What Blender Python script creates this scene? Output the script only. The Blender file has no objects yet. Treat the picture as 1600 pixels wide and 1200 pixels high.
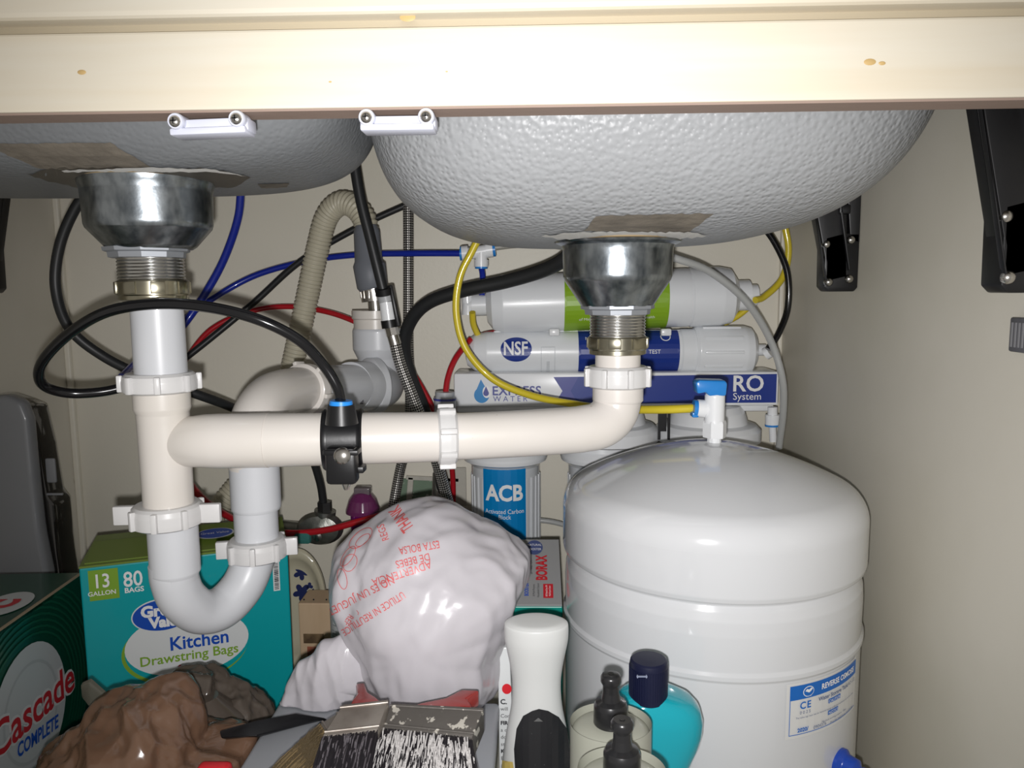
import bpy, bmesh, math, random
from mathutils import Vector, Matrix, noise, geometry
from mathutils.bvhtree import BVHTree
random.seed(7)
S = bpy.context.scene
COL = S.collection
R = math.radians
# ------------------------------------------------------------ camera
ZC = 0.50
YAW, PITCH, ROLL = R(1.6), R(7.0), R(-0.5)
CAMROT = Matrix.Rotation(YAW, 3, 'Z') @ Matrix.Rotation(R(90) - PITCH, 3, 'X') @ Matrix.Rotation(ROLL, 3, 'Z')
cam = bpy.data.objects.new('camera', bpy.data.cameras.new('camera'))
COL.objects.link(cam)
cam.location = (0, 0, ZC)
cam.rotation_euler = CAMROT.to_euler()
cam.data.sensor_width = 36; cam.data.lens = 27; cam.data.clip_start = 0.01
S.camera = cam
# ------------------------------------------------------------ light
w = bpy.data.worlds.new('kitchen'); S.world = w; w.use_nodes = True
w.node_tree.nodes['Background'].inputs[0].default_value = (1.0, 0.95, 0.88, 1)
w.node_tree.nodes['Background'].inputs[1].default_value = 0.30
fl = bpy.data.lights.new('flash', 'SPOT')
fl.energy = 17.5; fl.spot_size = R(104); fl.spot_blend = 1.0; fl.shadow_soft_size = 0.0045
fl.color = (1.0, 0.985, 0.985)
flash = bpy.data.objects.new('phone_flash', fl); COL.objects.link(flash)
flash.location = (-0.006, 0.0, ZC - 0.017)
flash.rotation_euler = (R(84), 0, R(-1))
S.view_settings.view_transform = 'Standard'; S.view_settings.look = 'None'
S.view_settings.exposure = 0.0; S.view_settings.gamma = 1
S.view_settings.use_curve_mapping = False
# ------------------------------------------------------------ pixel helpers (1600 x 1200 frame)
def ray(px, py):
    return CAMROT @ Vector((px - 800, 600 - py, -1200))
CAM = Vector((0, 0, ZC))
def P(px, py, Y):
    d = ray(px, py); return CAM + d * (Y / d.y)
def PX(px, py, X):
    d = ray(px, py); return CAM + d * (X / d.x)
def on_plane(px, py, p, n):
    d = ray(px, py); return CAM + d * ((p - CAM).dot(n) / d.dot(n))
def sc(Y): return Y / 1195.0          # metres per pixel at depth Y
# ------------------------------------------------------------ materials
MATS = {}
def mat(name, col, rough=0.5, metal=0.0, bump=None, var=None, coat=0.0, trans=0.0, ior=1.45, spots=None, sheen=0, translucent=0.0, alpha=1.0, sss=0.0):
    """bump=(scale,strength,dist) or ('voronoi',...) ; var=(scale,colour2,amount); spots=(scale,threshold,colour)"""
    m = bpy.data.materials.new(name); m.use_nodes = True
    nt = m.node_tree; N = nt.nodes; L = nt.links
    b = N['Principled BSDF']
    b.inputs['Base Color'].default_value = (*col, 1)
    b.inputs['Roughness'].default_value = rough
    b.inputs['Metallic'].default_value = metal
    b.inputs['Coat Weight'].default_value = coat
    b.inputs['Coat Roughness'].default_value = 0.08
    b.inputs['Transmission Weight'].default_value = trans
    b.inputs['IOR'].default_value = ior
    b.inputs['Alpha'].default_value = alpha
    if sss:
        b.inputs['Subsurface Weight'].default_value = sss
        b.inputs['Subsurface Radius'].default_value = (0.01, 0.008, 0.006)
        b.inputs['Subsurface Scale'].default_value = 1.0
    tc = N.new('ShaderNodeTexCoord'); src = tc.outputs['Object']
    colsock = None
    if var:
        n = N.new('ShaderNodeTexNoise'); n.inputs['Scale'].default_value = var[0]; n.inputs['Detail'].default_value = 6
        if len(var) > 3:
            mp = N.new('ShaderNodeMapping'); mp.inputs['Scale'].default_value = var[3]; L.new(src, mp.inputs[0]); L.new(mp.outputs[0], n.inputs['Vector'])
        else: L.new(src, n.inputs['Vector'])
        r = N.new('ShaderNodeMapRange'); r.inputs[1].default_value = 0.35; r.inputs[2].default_value = 0.7
        r.inputs[3].default_value = 0; r.inputs[4].default_value = var[2]
        L.new(n.outputs['Fac'], r.inputs[0])
        mx = N.new('ShaderNodeMix'); mx.data_type = 'RGBA'
        L.new(r.outputs[0], mx.inputs[0]); mx.inputs[6].default_value = (*col, 1); mx.inputs[7].default_value = (*var[1], 1)
        colsock = mx.outputs[2]
    if spots:
        for k, sp in enumerate(spots if isinstance(spots, list) else [spots]):
            n = N.new('ShaderNodeTexNoise'); n.inputs['Scale'].default_value = sp[0]; n.inputs['Detail'].default_value = 3
            mp = N.new('ShaderNodeMapping'); mp.inputs['Location'].default_value = (k * 3.1, 1.7, .4)
            if len(sp) > 3: mp.inputs['Scale'].default_value = sp[3]
            L.new(src, mp.inputs[0]); L.new(mp.outputs[0], n.inputs['Vector'])
            r = N.new('ShaderNodeMapRange'); r.inputs[1].default_value = sp[1]; r.inputs[2].default_value = sp[1] + 0.03
            L.new(n.outputs['Fac'], r.inputs[0])
            mx = N.new('ShaderNodeMix'); mx.data_type = 'RGBA'
            L.new(r.outputs[0], mx.inputs[0])
            if colsock: L.new(colsock, mx.inputs[6])
            else: mx.inputs[6].default_value = (*col, 1)
            mx.inputs[7].default_value = (*sp[2], 1)
            colsock = mx.outputs[2]
    if colsock: L.new(colsock, b.inputs['Base Color'])
    if bump:
        t = None
        if bump[0] == 'voronoi':
            t = N.new('ShaderNodeTexVoronoi'); t.feature = 'SMOOTH_F1'; bump = bump[1:]; o = 'Distance'
        else: t = N.new('ShaderNodeTexNoise'); t.inputs['Detail'].default_value = 4; o = 'Fac'
        t.inputs['Scale'].default_value = bump[0]; L.new(src, t.inputs['Vector'])
        bp = N.new('ShaderNodeBump'); bp.inputs['Strength'].default_value = bump[1]; bp.inputs['Distance'].default_value = bump[2]
        L.new(t.outputs[o], bp.inputs['Height']); L.new(bp.outputs[0], b.inputs['Normal'])
    if translucent:
        out = N['Material Output']; tr = N.new('ShaderNodeBsdfTranslucent'); tr.inputs[0].default_value = (*col, 1)
        mxs = N.new('ShaderNodeMixShader'); mxs.inputs[0].default_value = translucent
        L.new(b.outputs[0], mxs.inputs[1]); L.new(tr.outputs[0], mxs.inputs[2]); L.new(mxs.outputs[0], out.inputs[0])
    MATS[name] = m
    return m
# ------------------------------------------------------------ mesh helpers
def mk(name, verts, faces, m, parent=None, smooth=True, uv=None, ang=40):
    me = bpy.data.meshes.new(name)
    me.from_pydata([tuple(v) for v in verts], [], faces)
    me.validate(); me.update()
    return mkme(name, me, m, parent, smooth, ang)
def mkme(name, me, m, parent=None, smooth=True, ang=40):
    if m: me.materials.append(m)
    if smooth:
        me.polygons.foreach_set('use_smooth', [True] * len(me.polygons))
        try: me.set_sharp_from_angle(angle=R(ang))
        except Exception: pass
    o = bpy.data.objects.new(name, me); COL.objects.link(o)
    if parent: o.parent = parent; o.matrix_parent_inverse = Matrix.Translation(-parent.location)
    return o
def parent_loc(p):
    v = Vector((0, 0, 0))
    while p: v += p.location; p = p.parent
    return v
class G:
    """collects geometry in world coordinates and links it as one object"""
    def __init__(s): s.v = []; s.f = []
    def add(s, vs, fs):
        b = len(s.v); s.v += [Vector(v) for v in vs]; s.f += [tuple(i + b for i in f) for f in fs]; return s
    def build(s, name, m, parent=None, smooth=True, ang=40): return mk(name, s.v, s.f, m, parent, smooth, ang=ang)
def empty(name, loc, label=None, cat=None, group=None):
    o = bpy.data.objects.new(name, None); COL.objects.link(o); o.location = loc; o.empty_display_size = .02
    tag(o, label, cat, group); return o
def tag(o, label=None, cat=None, group=None, kind=None):
    if label: o['label'] = label
    if cat: o['category'] = cat
    if group: o['group'] = group
    if kind: o['kind'] = kind
    return o
def frame(d):
    d = d.normalized(); a = Vector((0, 0, 1)) if abs(d.z) < 0.9 else Vector((1, 0, 0))
    x = a.cross(d).normalized(); return x, d.cross(x)
def catmull(pts, n):
    p = [pts[0] * 2 - pts[1]] + pts + [pts[-1] * 2 - pts[-2]]; out = []
    for i in range(1, len(p) - 2):
        a, b, c, d = p[i - 1:i + 3]
        for k in range(n):
            t = k / n
            out.append(.5 * ((2 * b) + (c - a) * t + (2 * a - 5 * b + 4 * c - d) * t * t + (3 * b - a - 3 * c + d) * t ** 3))
    out.append(pts[-1]); return out
def resample(pts, step):
    out = [pts[0]]; acc = 0
    for a, b in zip(pts, pts[1:]):
        L = (b - a).length
        if L == 0: continue
        t = step - acc
        while t < L:
            out.append(a.lerp(b, t / L)); t += step
        acc = (acc + L) % step if step else 0
    out.append(pts[-1]); return out
def sweep(g, pts, r, seg=14, cap=True):
    """r: float, list or function(length)"""
    n = len(pts); T = []
    for i in range(n):
        T.append((pts[min(i + 1, n - 1)] - pts[max(i - 1, 0)]).normalized())
    x, y = frame(T[0]); vs = []; fs = []; L = 0
    for i in range(n):
        if i:
            L += (pts[i] - pts[i - 1]).length
            q = T[i - 1].rotation_difference(T[i]); x = q @ x; x = (x - T[i] * x.dot(T[i])).normalized(); 
        y = T[i].cross(x)
        rr = r(L) if callable(r) else (r[i] if isinstance(r, (list, tuple)) else r)
        for k in range(seg):
            a = 2 * math.pi * k / seg
            vs.append(pts[i] + x * (rr * math.cos(a)) + y * (rr * math.sin(a)))
    for i in range(n - 1):
        for k in range(seg):
            fs.append((i * seg + k, i * seg + (k + 1) % seg, (i + 1) * seg + (k + 1) % seg, (i + 1) * seg + k))
    if cap:
        fs.append(tuple(range(seg))[::-1]); fs.append(tuple((n - 1) * seg + k for k in range(seg)))
    g.add(vs, fs); return g
def lathe(g, c, prof, seg=48, axis=Vector((0, 0, 1)), sx=1, sy=1):
    """prof: (radius, distance along axis from c)"""
    if abs(axis.z) > .99: x, y = Vector((1, 0, 0)), Vector((0, 1, 0))
    else: x, y = frame(axis)
    q = [prof[0]]
    for (r0, h0), (r1, h1) in zip(prof, prof[1:]):
        L = math.hypot(r1 - r0, h1 - h0)
        if L > .004:
            k = min(.0012, L * .15) / L
            q += [(r0 + (r1 - r0) * k, h0 + (h1 - h0) * k), (r1 + (r0 - r1) * k, h1 + (h0 - h1) * k)]
        q.append((r1, h1))
    prof = q
    vs = []; fs = []; n = len(prof)
    for r, h in prof:
        for k in range(seg):
            a = 2 * math.pi * k / seg
            vs.append(c + axis * h + x * (max(r, 1e-5) * sx * math.cos(a)) + y * (max(r, 1e-5) * sy * math.sin(a)))
    for i in range(n - 1):
        for k in range(seg):
            fs.append((i * seg + k, i * seg + (k + 1) % seg, (i + 1) * seg + (k + 1) % seg, (i + 1) * seg + k))
    fs.append(tuple(range(seg))[::-1]); fs.append(tuple((n - 1) * seg + k for k in range(seg)))
    g.add(vs, fs); return g
def lpx(g, cx, Y, prof, seg=48):
    """vertical lathe with a profile measured in photo pixels: (radius, y)"""
    c = P(cx, prof[0][1], Y); s = sc(Y)
    pr = [(r * s, P(cx, y, Y).z - c.z) for r, y in prof]
    return lathe(g, c, pr, seg)
def box(g, c, sx, sy, sz, rot=None, bev=0.0, seg=2, taper=None):
    bm = bmesh.new(); bmesh.ops.create_cube(bm, size=1)
    for v in bm.verts:
        t = 1.0
        if taper and v.co.z > 0: t = taper
        v.co = Vector((v.co.x * sx * t, v.co.y * sy * t, v.co.z * sz))
    if bev: bmesh.ops.bevel(bm, geom=bm.edges[:], offset=bev, segments=seg, profile=.5, affect='EDGES')
    vs = []; bm.verts.ensure_lookup_table()
    M = rot if rot else Matrix.Identity(3)
    vs = [M @ v.co + Vector(c) for v in bm.verts]; fs = [tuple(v.index for v in f.verts) for f in bm.faces]
    bm.free(); g.add(vs, fs); return g
def prism(g, poly, ext, bev=0.0, seg=2):
    """poly: world points, ext: vector"""
    bm = bmesh.new(); a = [bm.verts.new(p) for p in poly]; b = [bm.verts.new(Vector(p) + ext) for p in poly]; n = len(poly)
    bm.faces.new(a); bm.faces.new(b[::-1])
    for i in range(n): bm.faces.new((a[i], b[i], b[(i + 1) % n], a[(i + 1) % n]))
    bmesh.ops.recalc_face_normals(bm, faces=bm.faces[:])
    if bev: bmesh.ops.bevel(bm, geom=bm.edges[:], offset=bev, segments=seg, profile=.5, affect='EDGES')
    bmesh.ops.triangulate(bm, faces=[f for f in bm.faces if len(f.verts) > 4])
    bm.verts.index_update()
    g.add([v.co.copy() for v in bm.verts], [tuple(v.index for v in f.verts) for f in bm.faces]); bm.free(); return g
def rotz(a): return Matrix.Rotation(a, 3, 'Z')
# ------------------------------------------------------------ flat print: shapes and lettering laid on surfaces
def flat(o, ux, uy, off=0.0006):
    n = ux.cross(uy).normalized()
    return lambda u, v, e=0: o + ux * u + uy * v + n * (off + e)
def cylmap(c, r, up, front, off=0.0006):
    """u is arc length to the right of 'front', v runs along 'up'"""
    side = up.cross(front) * -1
    side = front.cross(up) * -1
    def f(u, v, e=0):
        a = u / r
        return c + up * v + (front * math.cos(a) + side * math.sin(a)) * (r + off + e)
    return f
def tri_poly(pts, step=None):
    """triangulate a 2-D polygon, with inner points when step is given"""
    n = len(pts); vs = [Vector(p) for p in pts]; ed = [(i, (i + 1) % n) for i in range(n)]
    if step:
        vs2 = []
        for i in range(n):
            a, b = vs[i], vs[(i + 1) % n]; k = max(1, int((b - a).length / step))
            vs2 += [a.lerp(b, j / k) for j in range(k)]
        vs = vs2; n = len(vs); ed = [(i, (i + 1) % n) for i in range(n)]
        xs = [v.x for v in vs]; ys = [v.y for v in vs]
        x = min(xs) + step / 2
        while x < max(xs):
            y = min(ys) + step / 2
            while y < max(ys): vs.append(Vector((x, y))); y += step
            x += step
    r = geometry.delaunay_2d_cdt(vs, ed, [], 1, 1e-7)
    return r[0], r[2]
def shape(name, pts, f, m, parent, step=None, e=0):
    v, fs = tri_poly(pts, step)
    return mk(name, [f(p.x, p.y, e) for p in v], [tuple(q) for q in fs], m, parent, smooth=False)
def rect(u0, v0, u1, v1): return [(u0, v0), (u1, v0), (u1, v1), (u0, v1)]
def ell(u, v, a, b, n=40, rot=0):
    o = []
    for k in range(n):
        t = 2 * math.pi * k / n; x, y = a * math.cos(t), b * math.sin(t)
        o.append((u + x * math.cos(rot) - y * math.sin(rot), v + x * math.sin(rot) + y * math.cos(rot)))
    return o
def text2d(body, size, bold=0.0, shear=0.0, align='CENTER', space=1.0, sxx=1.0):
    cu = bpy.data.curves.new('t', 'FONT'); cu.body = body; cu.size = size; cu.offset = bold; cu.shear = shear
    cu.align_x = align; cu.align_y = 'CENTER'; cu.space_character = space; cu.resolution_u = 3
    o = bpy.data.objects.new('t', cu); COL.objects.link(o)
    bpy.context.view_layer.update()
    dg = bpy.context.evaluated_depsgraph_get()
    me = bpy.data.meshes.new_from_object(o.evaluated_get(dg))
    vs = [Vector((v.co.x * sxx, v.co.y)) for v in me.vertices]; fs = [tuple(p.vertices) for p in me.polygons]
    bm = bmesh.new(); bm.from_mesh(me); bmesh.ops.triangulate(bm, faces=bm.faces[:])
    for _ in range(2):
        e = [e for e in bm.edges if e.calc_length() > size * .28]
        if e: bmesh.ops.subdivide_edges(bm, edges=e, cuts=1); bmesh.ops.triangulate(bm, faces=[f for f in bm.faces if len(f.verts) > 3])
    bm.verts.index_update()
    vs = [Vector((v.co.x * sxx, v.co.y)) for v in bm.verts]; fs = [tuple(v.index for v in f.verts) for f in bm.faces]; bm.free()
    bpy.data.objects.remove(o); bpy.data.curves.remove(cu); bpy.data.meshes.remove(me)
    return vs, fs
def text(body, f, u, v, size, m, parent, bold=0.0, shear=0.0, rot=0.0, align='CENTER', space=1.0, sxx=1.0, e=0.0004, name='lettering'):
    vs, fs = text2d(body, size, bold, shear, align, space, sxx)
    c, s = math.cos(rot), math.sin(rot)
    return mk(name, [f(u + p.x * c - p.y * s, v + p.x * s + p.y * c, e) for p in vs], fs, m, parent, smooth=False)
def bvh_of(o):
    me = o.data; off = parent_loc(o.parent) if False else Vector((0, 0, 0))
    return BVHTree.FromPolygons([v.co for v in me.vertices], [tuple(p.vertices) for p in me.polygons])
def projmap(tree, off=0.0006):
    """(photo px, py) -> nearest point of a surface seen there, lifted along its normal"""
    last = [None]
    def f(u, v, e=0):
        d = ray(u, v).normalized(); h = tree.ray_cast(CAM, d)
        if h[0] is None:
            q = tree.find_nearest(CAM + d * (last[0] if last[0] else .6)); p, n = q[0], q[1]
        else: p, n = h[0], h[1]; last[0] = h[3]
        if n.dot(d) > 0: n = -n
        return p + n * (off + e)
    return f
# ------------------------------------------------------------ palette
PVC = mat('pvc_cream', (.67, .635, .60), .32, coat=.25, var=(9, (.61, .57, .49), .5), spots=(160, .76, (.35, .26, .16)))
PVCW = mat('pvc_cool', (.60, .615, .64), .35, coat=.2, var=(9, (.54, .55, .57), .5))
NUTW = mat('pvc_nut', (.62, .615, .61), .35, coat=.15)
WALL = mat('painted_panel', (.77, .73, .63), .42, bump=(260, .25, .0006), var=(3, (.68, .65, .54), .8),
           spots=[(28, .80, (.22, .15, .08), (1, 1, .35)), (45, .83, (.10, .07, .04), (1, 1, .5))])
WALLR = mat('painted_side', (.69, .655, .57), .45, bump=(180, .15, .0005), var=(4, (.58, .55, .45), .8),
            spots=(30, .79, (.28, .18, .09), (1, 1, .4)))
RAILM = mat('cream_painted_wood', (.70, .655, .55), .4, bump=(90, .12, .0006), var=(7, (.64, .55, .40), .6, (.5, 1, 9)),
            spots=[(16, .785, (.55, .33, .12), (1, 1, 1.6)), (60, .80, (.25, .17, .10))])
UNDER = mat('bare_underside', (.30, .22, .18), .7, bump=(120, .3, .001))
def sink_mat():
    m = mat('sprayed_undercoat', (.33, .34, .35), .42, bump=('voronoi', 290, .5, .0024), var=(6, (.29, .30, .31), .6), spots=(130, .80, (.12, .11, .10)))
    return m
SINK = sink_mat()
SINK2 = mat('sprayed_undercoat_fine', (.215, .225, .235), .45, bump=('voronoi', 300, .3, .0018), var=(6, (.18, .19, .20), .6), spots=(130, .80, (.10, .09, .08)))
RESID = mat('old_paper_label', (.20, .175, .14), .75, bump=(120, .6, .002), var=(40, (.12, .105, .085), .9))
TORN = mat('torn_coating_edge', (.62, .61, .58), .6, bump=(200, .5, .001))
BARE = mat('bare_sink_metal', (.15, .135, .11), .45, metal=.4, var=(20, (.09, .08, .065), .8))
ZINC = mat('galvanised_cup', (.44, .48, .51), .27, metal=1, var=(110, (.10, .12, .14), .9, (1, 1, .55)), bump=(160, .12, .001))
THREAD = mat('bright_thread', (.62, .61, .58), .22, metal=1)
ZGREY = mat('zinc_collar', (.36, .38, .41), .5, metal=.6)
BRASS = mat('dull_brass_nut', (.50, .46, .33), .26, metal=1, var=(40, (.28, .27, .22), .8))
BLKP = mat('black_plastic', (.007, .007, .008), .38, bump=(150, .15, .0005))
BLKG = mat('black_gloss_tube', (.006, .006, .007), .18, coat=.3)
BLKR = mat('black_rubber_hose', (.018, .019, .020), .42)
GREYR = mat('grey_rubber_coupling', (.15, .16, .18), .5)
BLUET = mat('blue_tube', (.010, .025, .30), .3, coat=.3)
REDT = mat('red_tube', (.42, .010, .018), .3, coat=.3)
YELT = mat('yellow_tube', (.66, .53, .035), .32, coat=.3)
CLRT = mat('clear_tube', (.50, .51, .50), .25, coat=.4, alpha=.72)
HOSEB = mat('ribbed_hose_plastic', (.62, .58, .45), .4, translucent=.25, spots=(14, .70, (.42, .27, .12)))
WPL = mat('white_plastic', (.80, .815, .83), .28, coat=.3)
WPL2 = mat('white_housing', (.77, .79, .81), .3, coat=.3)
BLUEC = mat('blue_collet', (.02, .22, .62), .3, coat=.2)
PBLUE = mat('print_blue', (.012, .035, .24), .35)
PDBLUE = mat('print_violet_blue', (.05, .06, .28), .35)
PCYAN = mat('print_cyan', (.0, .20, .50), .35)
PGREEN = mat('print_leaf_green', (.24, .42, .02), .35)
PWHITE = mat('print_white', (.80, .80, .80), .4)
PRED = mat('print_red', (.62, .02, .03), .4)
PBLACK = mat('print_black', (.03, .03, .035), .4)
PSKY = mat('print_sky', (.02, .28, .55), .4)
STEEL = mat('screw_steel', (.55, .53, .50), .25, metal=1)
TANKM = mat('white_enamel', (.63, .64, .655), .14, coat=.6)
def braid_mat():
    m = bpy.data.materials.new('steel_braid'); m.use_nodes = True; nt = m.node_tree; N = nt.nodes; L = nt.links; b = N['Principled BSDF']
    b.inputs['Metallic'].default_value = .8; b.inputs['Roughness'].default_value = .38
    at = N.new('ShaderNodeAttribute'); at.attribute_name = 'tube'
    s = N.new('ShaderNodeSeparateXYZ'); L.new(at.outputs['Vector'], s.inputs[0])
    def sinw(sign):
        a = N.new('ShaderNodeMath'); a.operation = 'MULTIPLY'; L.new(s.outputs[0], a.inputs[0]); a.inputs[1].default_value = sign * 8
        c = N.new('ShaderNodeMath'); c.operation = 'MULTIPLY_ADD'; L.new(s.outputs[1], c.inputs[0]); c.inputs[1].default_value = 1050; L.new(a.outputs[0], c.inputs[2])
        d = N.new('ShaderNodeMath'); d.operation = 'SINE'; L.new(c.outputs[0], d.inputs[0]); return d
    p, q = sinw(1), sinw(-1)
    mu = N.new('ShaderNodeMath'); mu.operation = 'MULTIPLY'; L.new(p.outputs[0], mu.inputs[0]); L.new(q.outputs[0], mu.inputs[1])
    r = N.new('ShaderNodeMapRange'); r.inputs[1].default_value = -.25; r.inputs[2].default_value = .35; L.new(mu.outputs[0], r.inputs[0])
    mx = N.new('ShaderNodeMix'); mx.data_type = 'RGBA'; L.new(r.outputs[0], mx.inputs[0])
    mx.inputs[6].default_value = (.03, .028, .028, 1); mx.inputs[7].default_value = (.68, .66, .62, 1)
    L.new(mx.outputs[2], b.inputs['Base Color'])
    bp = N.new('ShaderNodeBump'); bp.inputs['Distance'].default_value = .0008; L.new(r.outputs[0], bp.inputs['Height']); L.new(bp.outputs[0], b.inputs['Normal'])
    return m
BRAID = braid_mat()
# ------------------------------------------------------------ the cabinet
XL, XR, YF, YB = -0.655, 0.339, 0.43, 1.06
ZTOP = 0.75
def panel(name, c, sx, sy, sz, m, bev=.0):
    g = G(); box(g, Vector(c), sx, sy, sz, bev=bev); o = g.build(name, m, smooth=False); o['kind'] = 'structure'; return o
panel('floor', ((XL + XR) / 2, (YF + YB) / 2, -.01), XR - XL + .04, YB - YF + .02, .02, WALL)
panel('wall_back', ((XL + XR) / 2, YB + .008, ZTOP / 2), XR - XL, .016, ZTOP, WALL)
panel('wall_left', (XL - .009, (YF + YB) / 2, ZTOP / 2), .018, YB - YF + .03, ZTOP, WALLR)
panel('wall_right', (XR + .009, (YF + YB) / 2, ZTOP / 2), .018, YB - YF + .03, ZTOP, WALLR)
panel('ceiling', ((XL + XR) / 2, (YF + YB) / 2, ZTOP + .012), XR - XL + .04, YB - YF + .04, .02, UNDER)
# corner strips
panel('trim_3', (XL + .004, YB - .004, ZTOP / 2), .008, .008, ZTOP, WALL, .002)
panel('trim_4', (XR - .003, YB - .004, ZTOP / 2), .006, .008, ZTOP, WALL, .002)
# front rail, groove, drawer board: bottom front edge passes (0,178) and (1600,153)
a0, a1 = P(0, 177, YF), P(1600, 152, YF)
zr = (a0.z + a1.z) / 2
t0 = P(0, 53, YF).z; t1 = P(0, 37, YF).z
o = panel('trim_1', (-.05, YF + .010, (zr + t0) / 2), 1.3, .020, t0 - zr, RAILM, .0015)
g = G(); box(g, Vector((-.05, YF + .010, zr - .0007)), 1.296, .0198, .0012); tag(g.build('bare_edge', UNDER, o, smooth=False), 'raw brown underside')
panel('trim_2', (-.05, YF + .013, (t0 + t1) / 2 + .001), 1.3, .014, t1 - t0 + .012, mat('groove_paint', (.46, .40, .29), .5), 0)
panel('trim_5', (-.05, YF + .006, t1 + .045), 1.3, .026, .09, RAILM, .003)
# worn nicks on the rail
NICK = mat('yellowed_nick', (.55, .38, .16), .5)
for (x, y, r) in ((128, 113, 4.5), (1359, 97, 6), (1378, 99, 3.5), (637, 27, 8), (516, 128, 1.6), (698, 112, 1.2)):
    g = G(); c = P(x, y, YF); lathe(g, c + Vector((0, -.0002, 0)), [(r * sc(YF), 0), (r * .7 * sc(YF), .0003)], 14, Vector((0, -1, 0)), 1.5, .8)
    g.build('paint_nick', NICK, o)
# ------------------------------------------------------------ sink
sink = empty('kitchen_sink', (-.1, .66, ZTOP), 'double-bowl kitchen sink with grey sprayed textured underside hanging above the pipes', 'sink')
def bowl(name, x0, x1, y0, y1, zb, zt, eL, eR, e2, m, tilt=0, dip=None):
    cx, cy = (x0 + x1) / 2, (y0 + y1) / 2; ax, ay = (x1 - x0) / 2, (y1 - y0) / 2; h = zt - zb
    nu, nv = 96, 48; vs = []; fs = []
    pw = lambda a, e: math.copysign(abs(a) ** e, a)
    for j in range(nv + 1):
        eta = (math.pi / 2) * j / nv
        for i in range(nu):
            om = 2 * math.pi * i / nu
            k = (math.cos(om) + 1) / 2; e1 = eL * (1 - k) + eR * k
            c = pw(math.cos(eta), e1)
            x = cx + ax * c * pw(math.cos(om), e2); y = cy + ay * c * pw(math.sin(om), e2)
            z = zt - h * pw(math.sin(eta), e1)
            if j == nv: x, y = cx, cy
            z += tilt * (x - cx) * math.sin(eta)
            vs.append((x, y, z))
    for j in range(nv):
        for i in range(nu):
            fs.append((j * nu + i, j * nu + (i + 1) % nu, (j + 1) * nu + (i + 1) % nu, (j + 1) * nu + i))
    g = G(); g.add([Vector(v) for v in vs], [f[::-1] for f in fs]); return g.build(name, m, sink, ang=80)
ZBR = P(965, 378, .64).z; ZBL = P(232, 287, .58).z
bowlR = bowl('bowl', -.132, .310, .475, .90, ZBR, ZTOP - .001, .42, .62, .62, SINK)
bowlL = bowl('bowl', -.62, -.122, .475, .735, ZBL, ZTOP - .001, .45, .34, .5, SINK2)
tag(bowlR, 'deeper right-hand bowl'); tag(bowlL, 'shallower left-hand bowl')
tR, tL = bvh_of(bowlR), bvh_of(bowlL)
def jag(pts, amp=2.0, n=7):
    out = []
    for i in range(len(pts)):
        a = Vector(pts[i]); b = Vector(pts[(i + 1) % len(pts)])
        k = max(1, int((b - a).length / n))
        for j in range(k):
            q = a.lerp(b, j / k); out.append((q.x + random.uniform(-amp, amp), q.y + random.uniform(-amp, amp)))
    return out
fR, fL = projmap(tR), projmap(tL)
shape('paper_residue', jag([(0, 224), (172, 222), (240, 262), (130, 264), (60, 262), (0, 236)], 1), fL, RESID, sink, 14)
shape('bare_ring', jag([(42, 272), (80, 262), (180, 260), (330, 262), (392, 276), (370, 290), (300, 297), (120, 293)], 1.5), fL, BARE, sink, 14, 0)
shape('torn_edge', jag([(96, 263), (240, 259), (330, 261), (385, 272), (330, 266), (180, 265), (100, 266)], 1), fL, TORN, sink, 10, .0008)
shape('scraped_patch', jag([(402, 287), (452, 285), (448, 292), (408, 293)], .5), fL, RESID, sink, 10)
shape('paper_residue', jag([(932, 336), (1115, 332), (1085, 356), (1075, 364), (912, 360)], 1.2), fR, RESID, sink, 14)
shape('torn_edge', jag([(845, 367), (905, 360), (1075, 361), (1112, 366), (1060, 372), (870, 372)], 1.5), fR, TORN, sink, 10, .0004)
# ------------------------------------------------------------ strainers
def strainer(cx, Y, prof, name, label, wide):
    s = sc(Y); top = P(cx, prof['top'], Y)
    t = empty('basket_strainer', top, label, 'strainer', 'basket strainers under the two bowls')
    g = G(); lpx(g, cx, Y, prof['gasket']); g.build('gasket', mat('fibre_gasket' + name, (.42, .31, .17), .8), t)
    g = G(); lpx(g, cx, Y, prof['cup'], 64); g.build('cup', ZINC, t, ang=25)
    g = G(); lpx(g, cx, Y, prof['collar'], 10); g.build('collar', ZGREY, t, ang=25)
    r, y0, y1 = prof['thread']; n = 8; pr = []
    for i in range(n):
        a = y0 + (y1 - y0) * i / n; d = (y1 - y0) / n
        pr += [(r - 1.8, a), (r, a + d * .35), (r, a + d * .6), (r - 1.8, a + d * .95)]
    g = G(); lpx(g, cx + prof['dx'] * .6, Y, pr); g.build('threaded_neck', THREAD, t, ang=60)
    r, y0, y1 = prof['nut']; g = G()
    lpx(g, cx + prof['dx'], Y, [(r - 2, y0), (r + 1, y0 + 2), (r + 1, y1 - 9), (r - 1, y1 - 7), (r - 1, y1 - 1), (r - 3, y1)], 48)
    c = P(cx + prof['dx'], (y0 + y1) / 2 - 4, Y)
    for k in range(8):
        a = k * math.pi / 4 + .39 + .2
        box(g, c + Vector((math.cos(a), math.sin(a), 0)) * (r * s), .0025, .010, (y1 - y0 - 12) * s, rotz(a), .0006)
    g.build('lock_nut', BRASS, t, ang=30)
    return t
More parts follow.
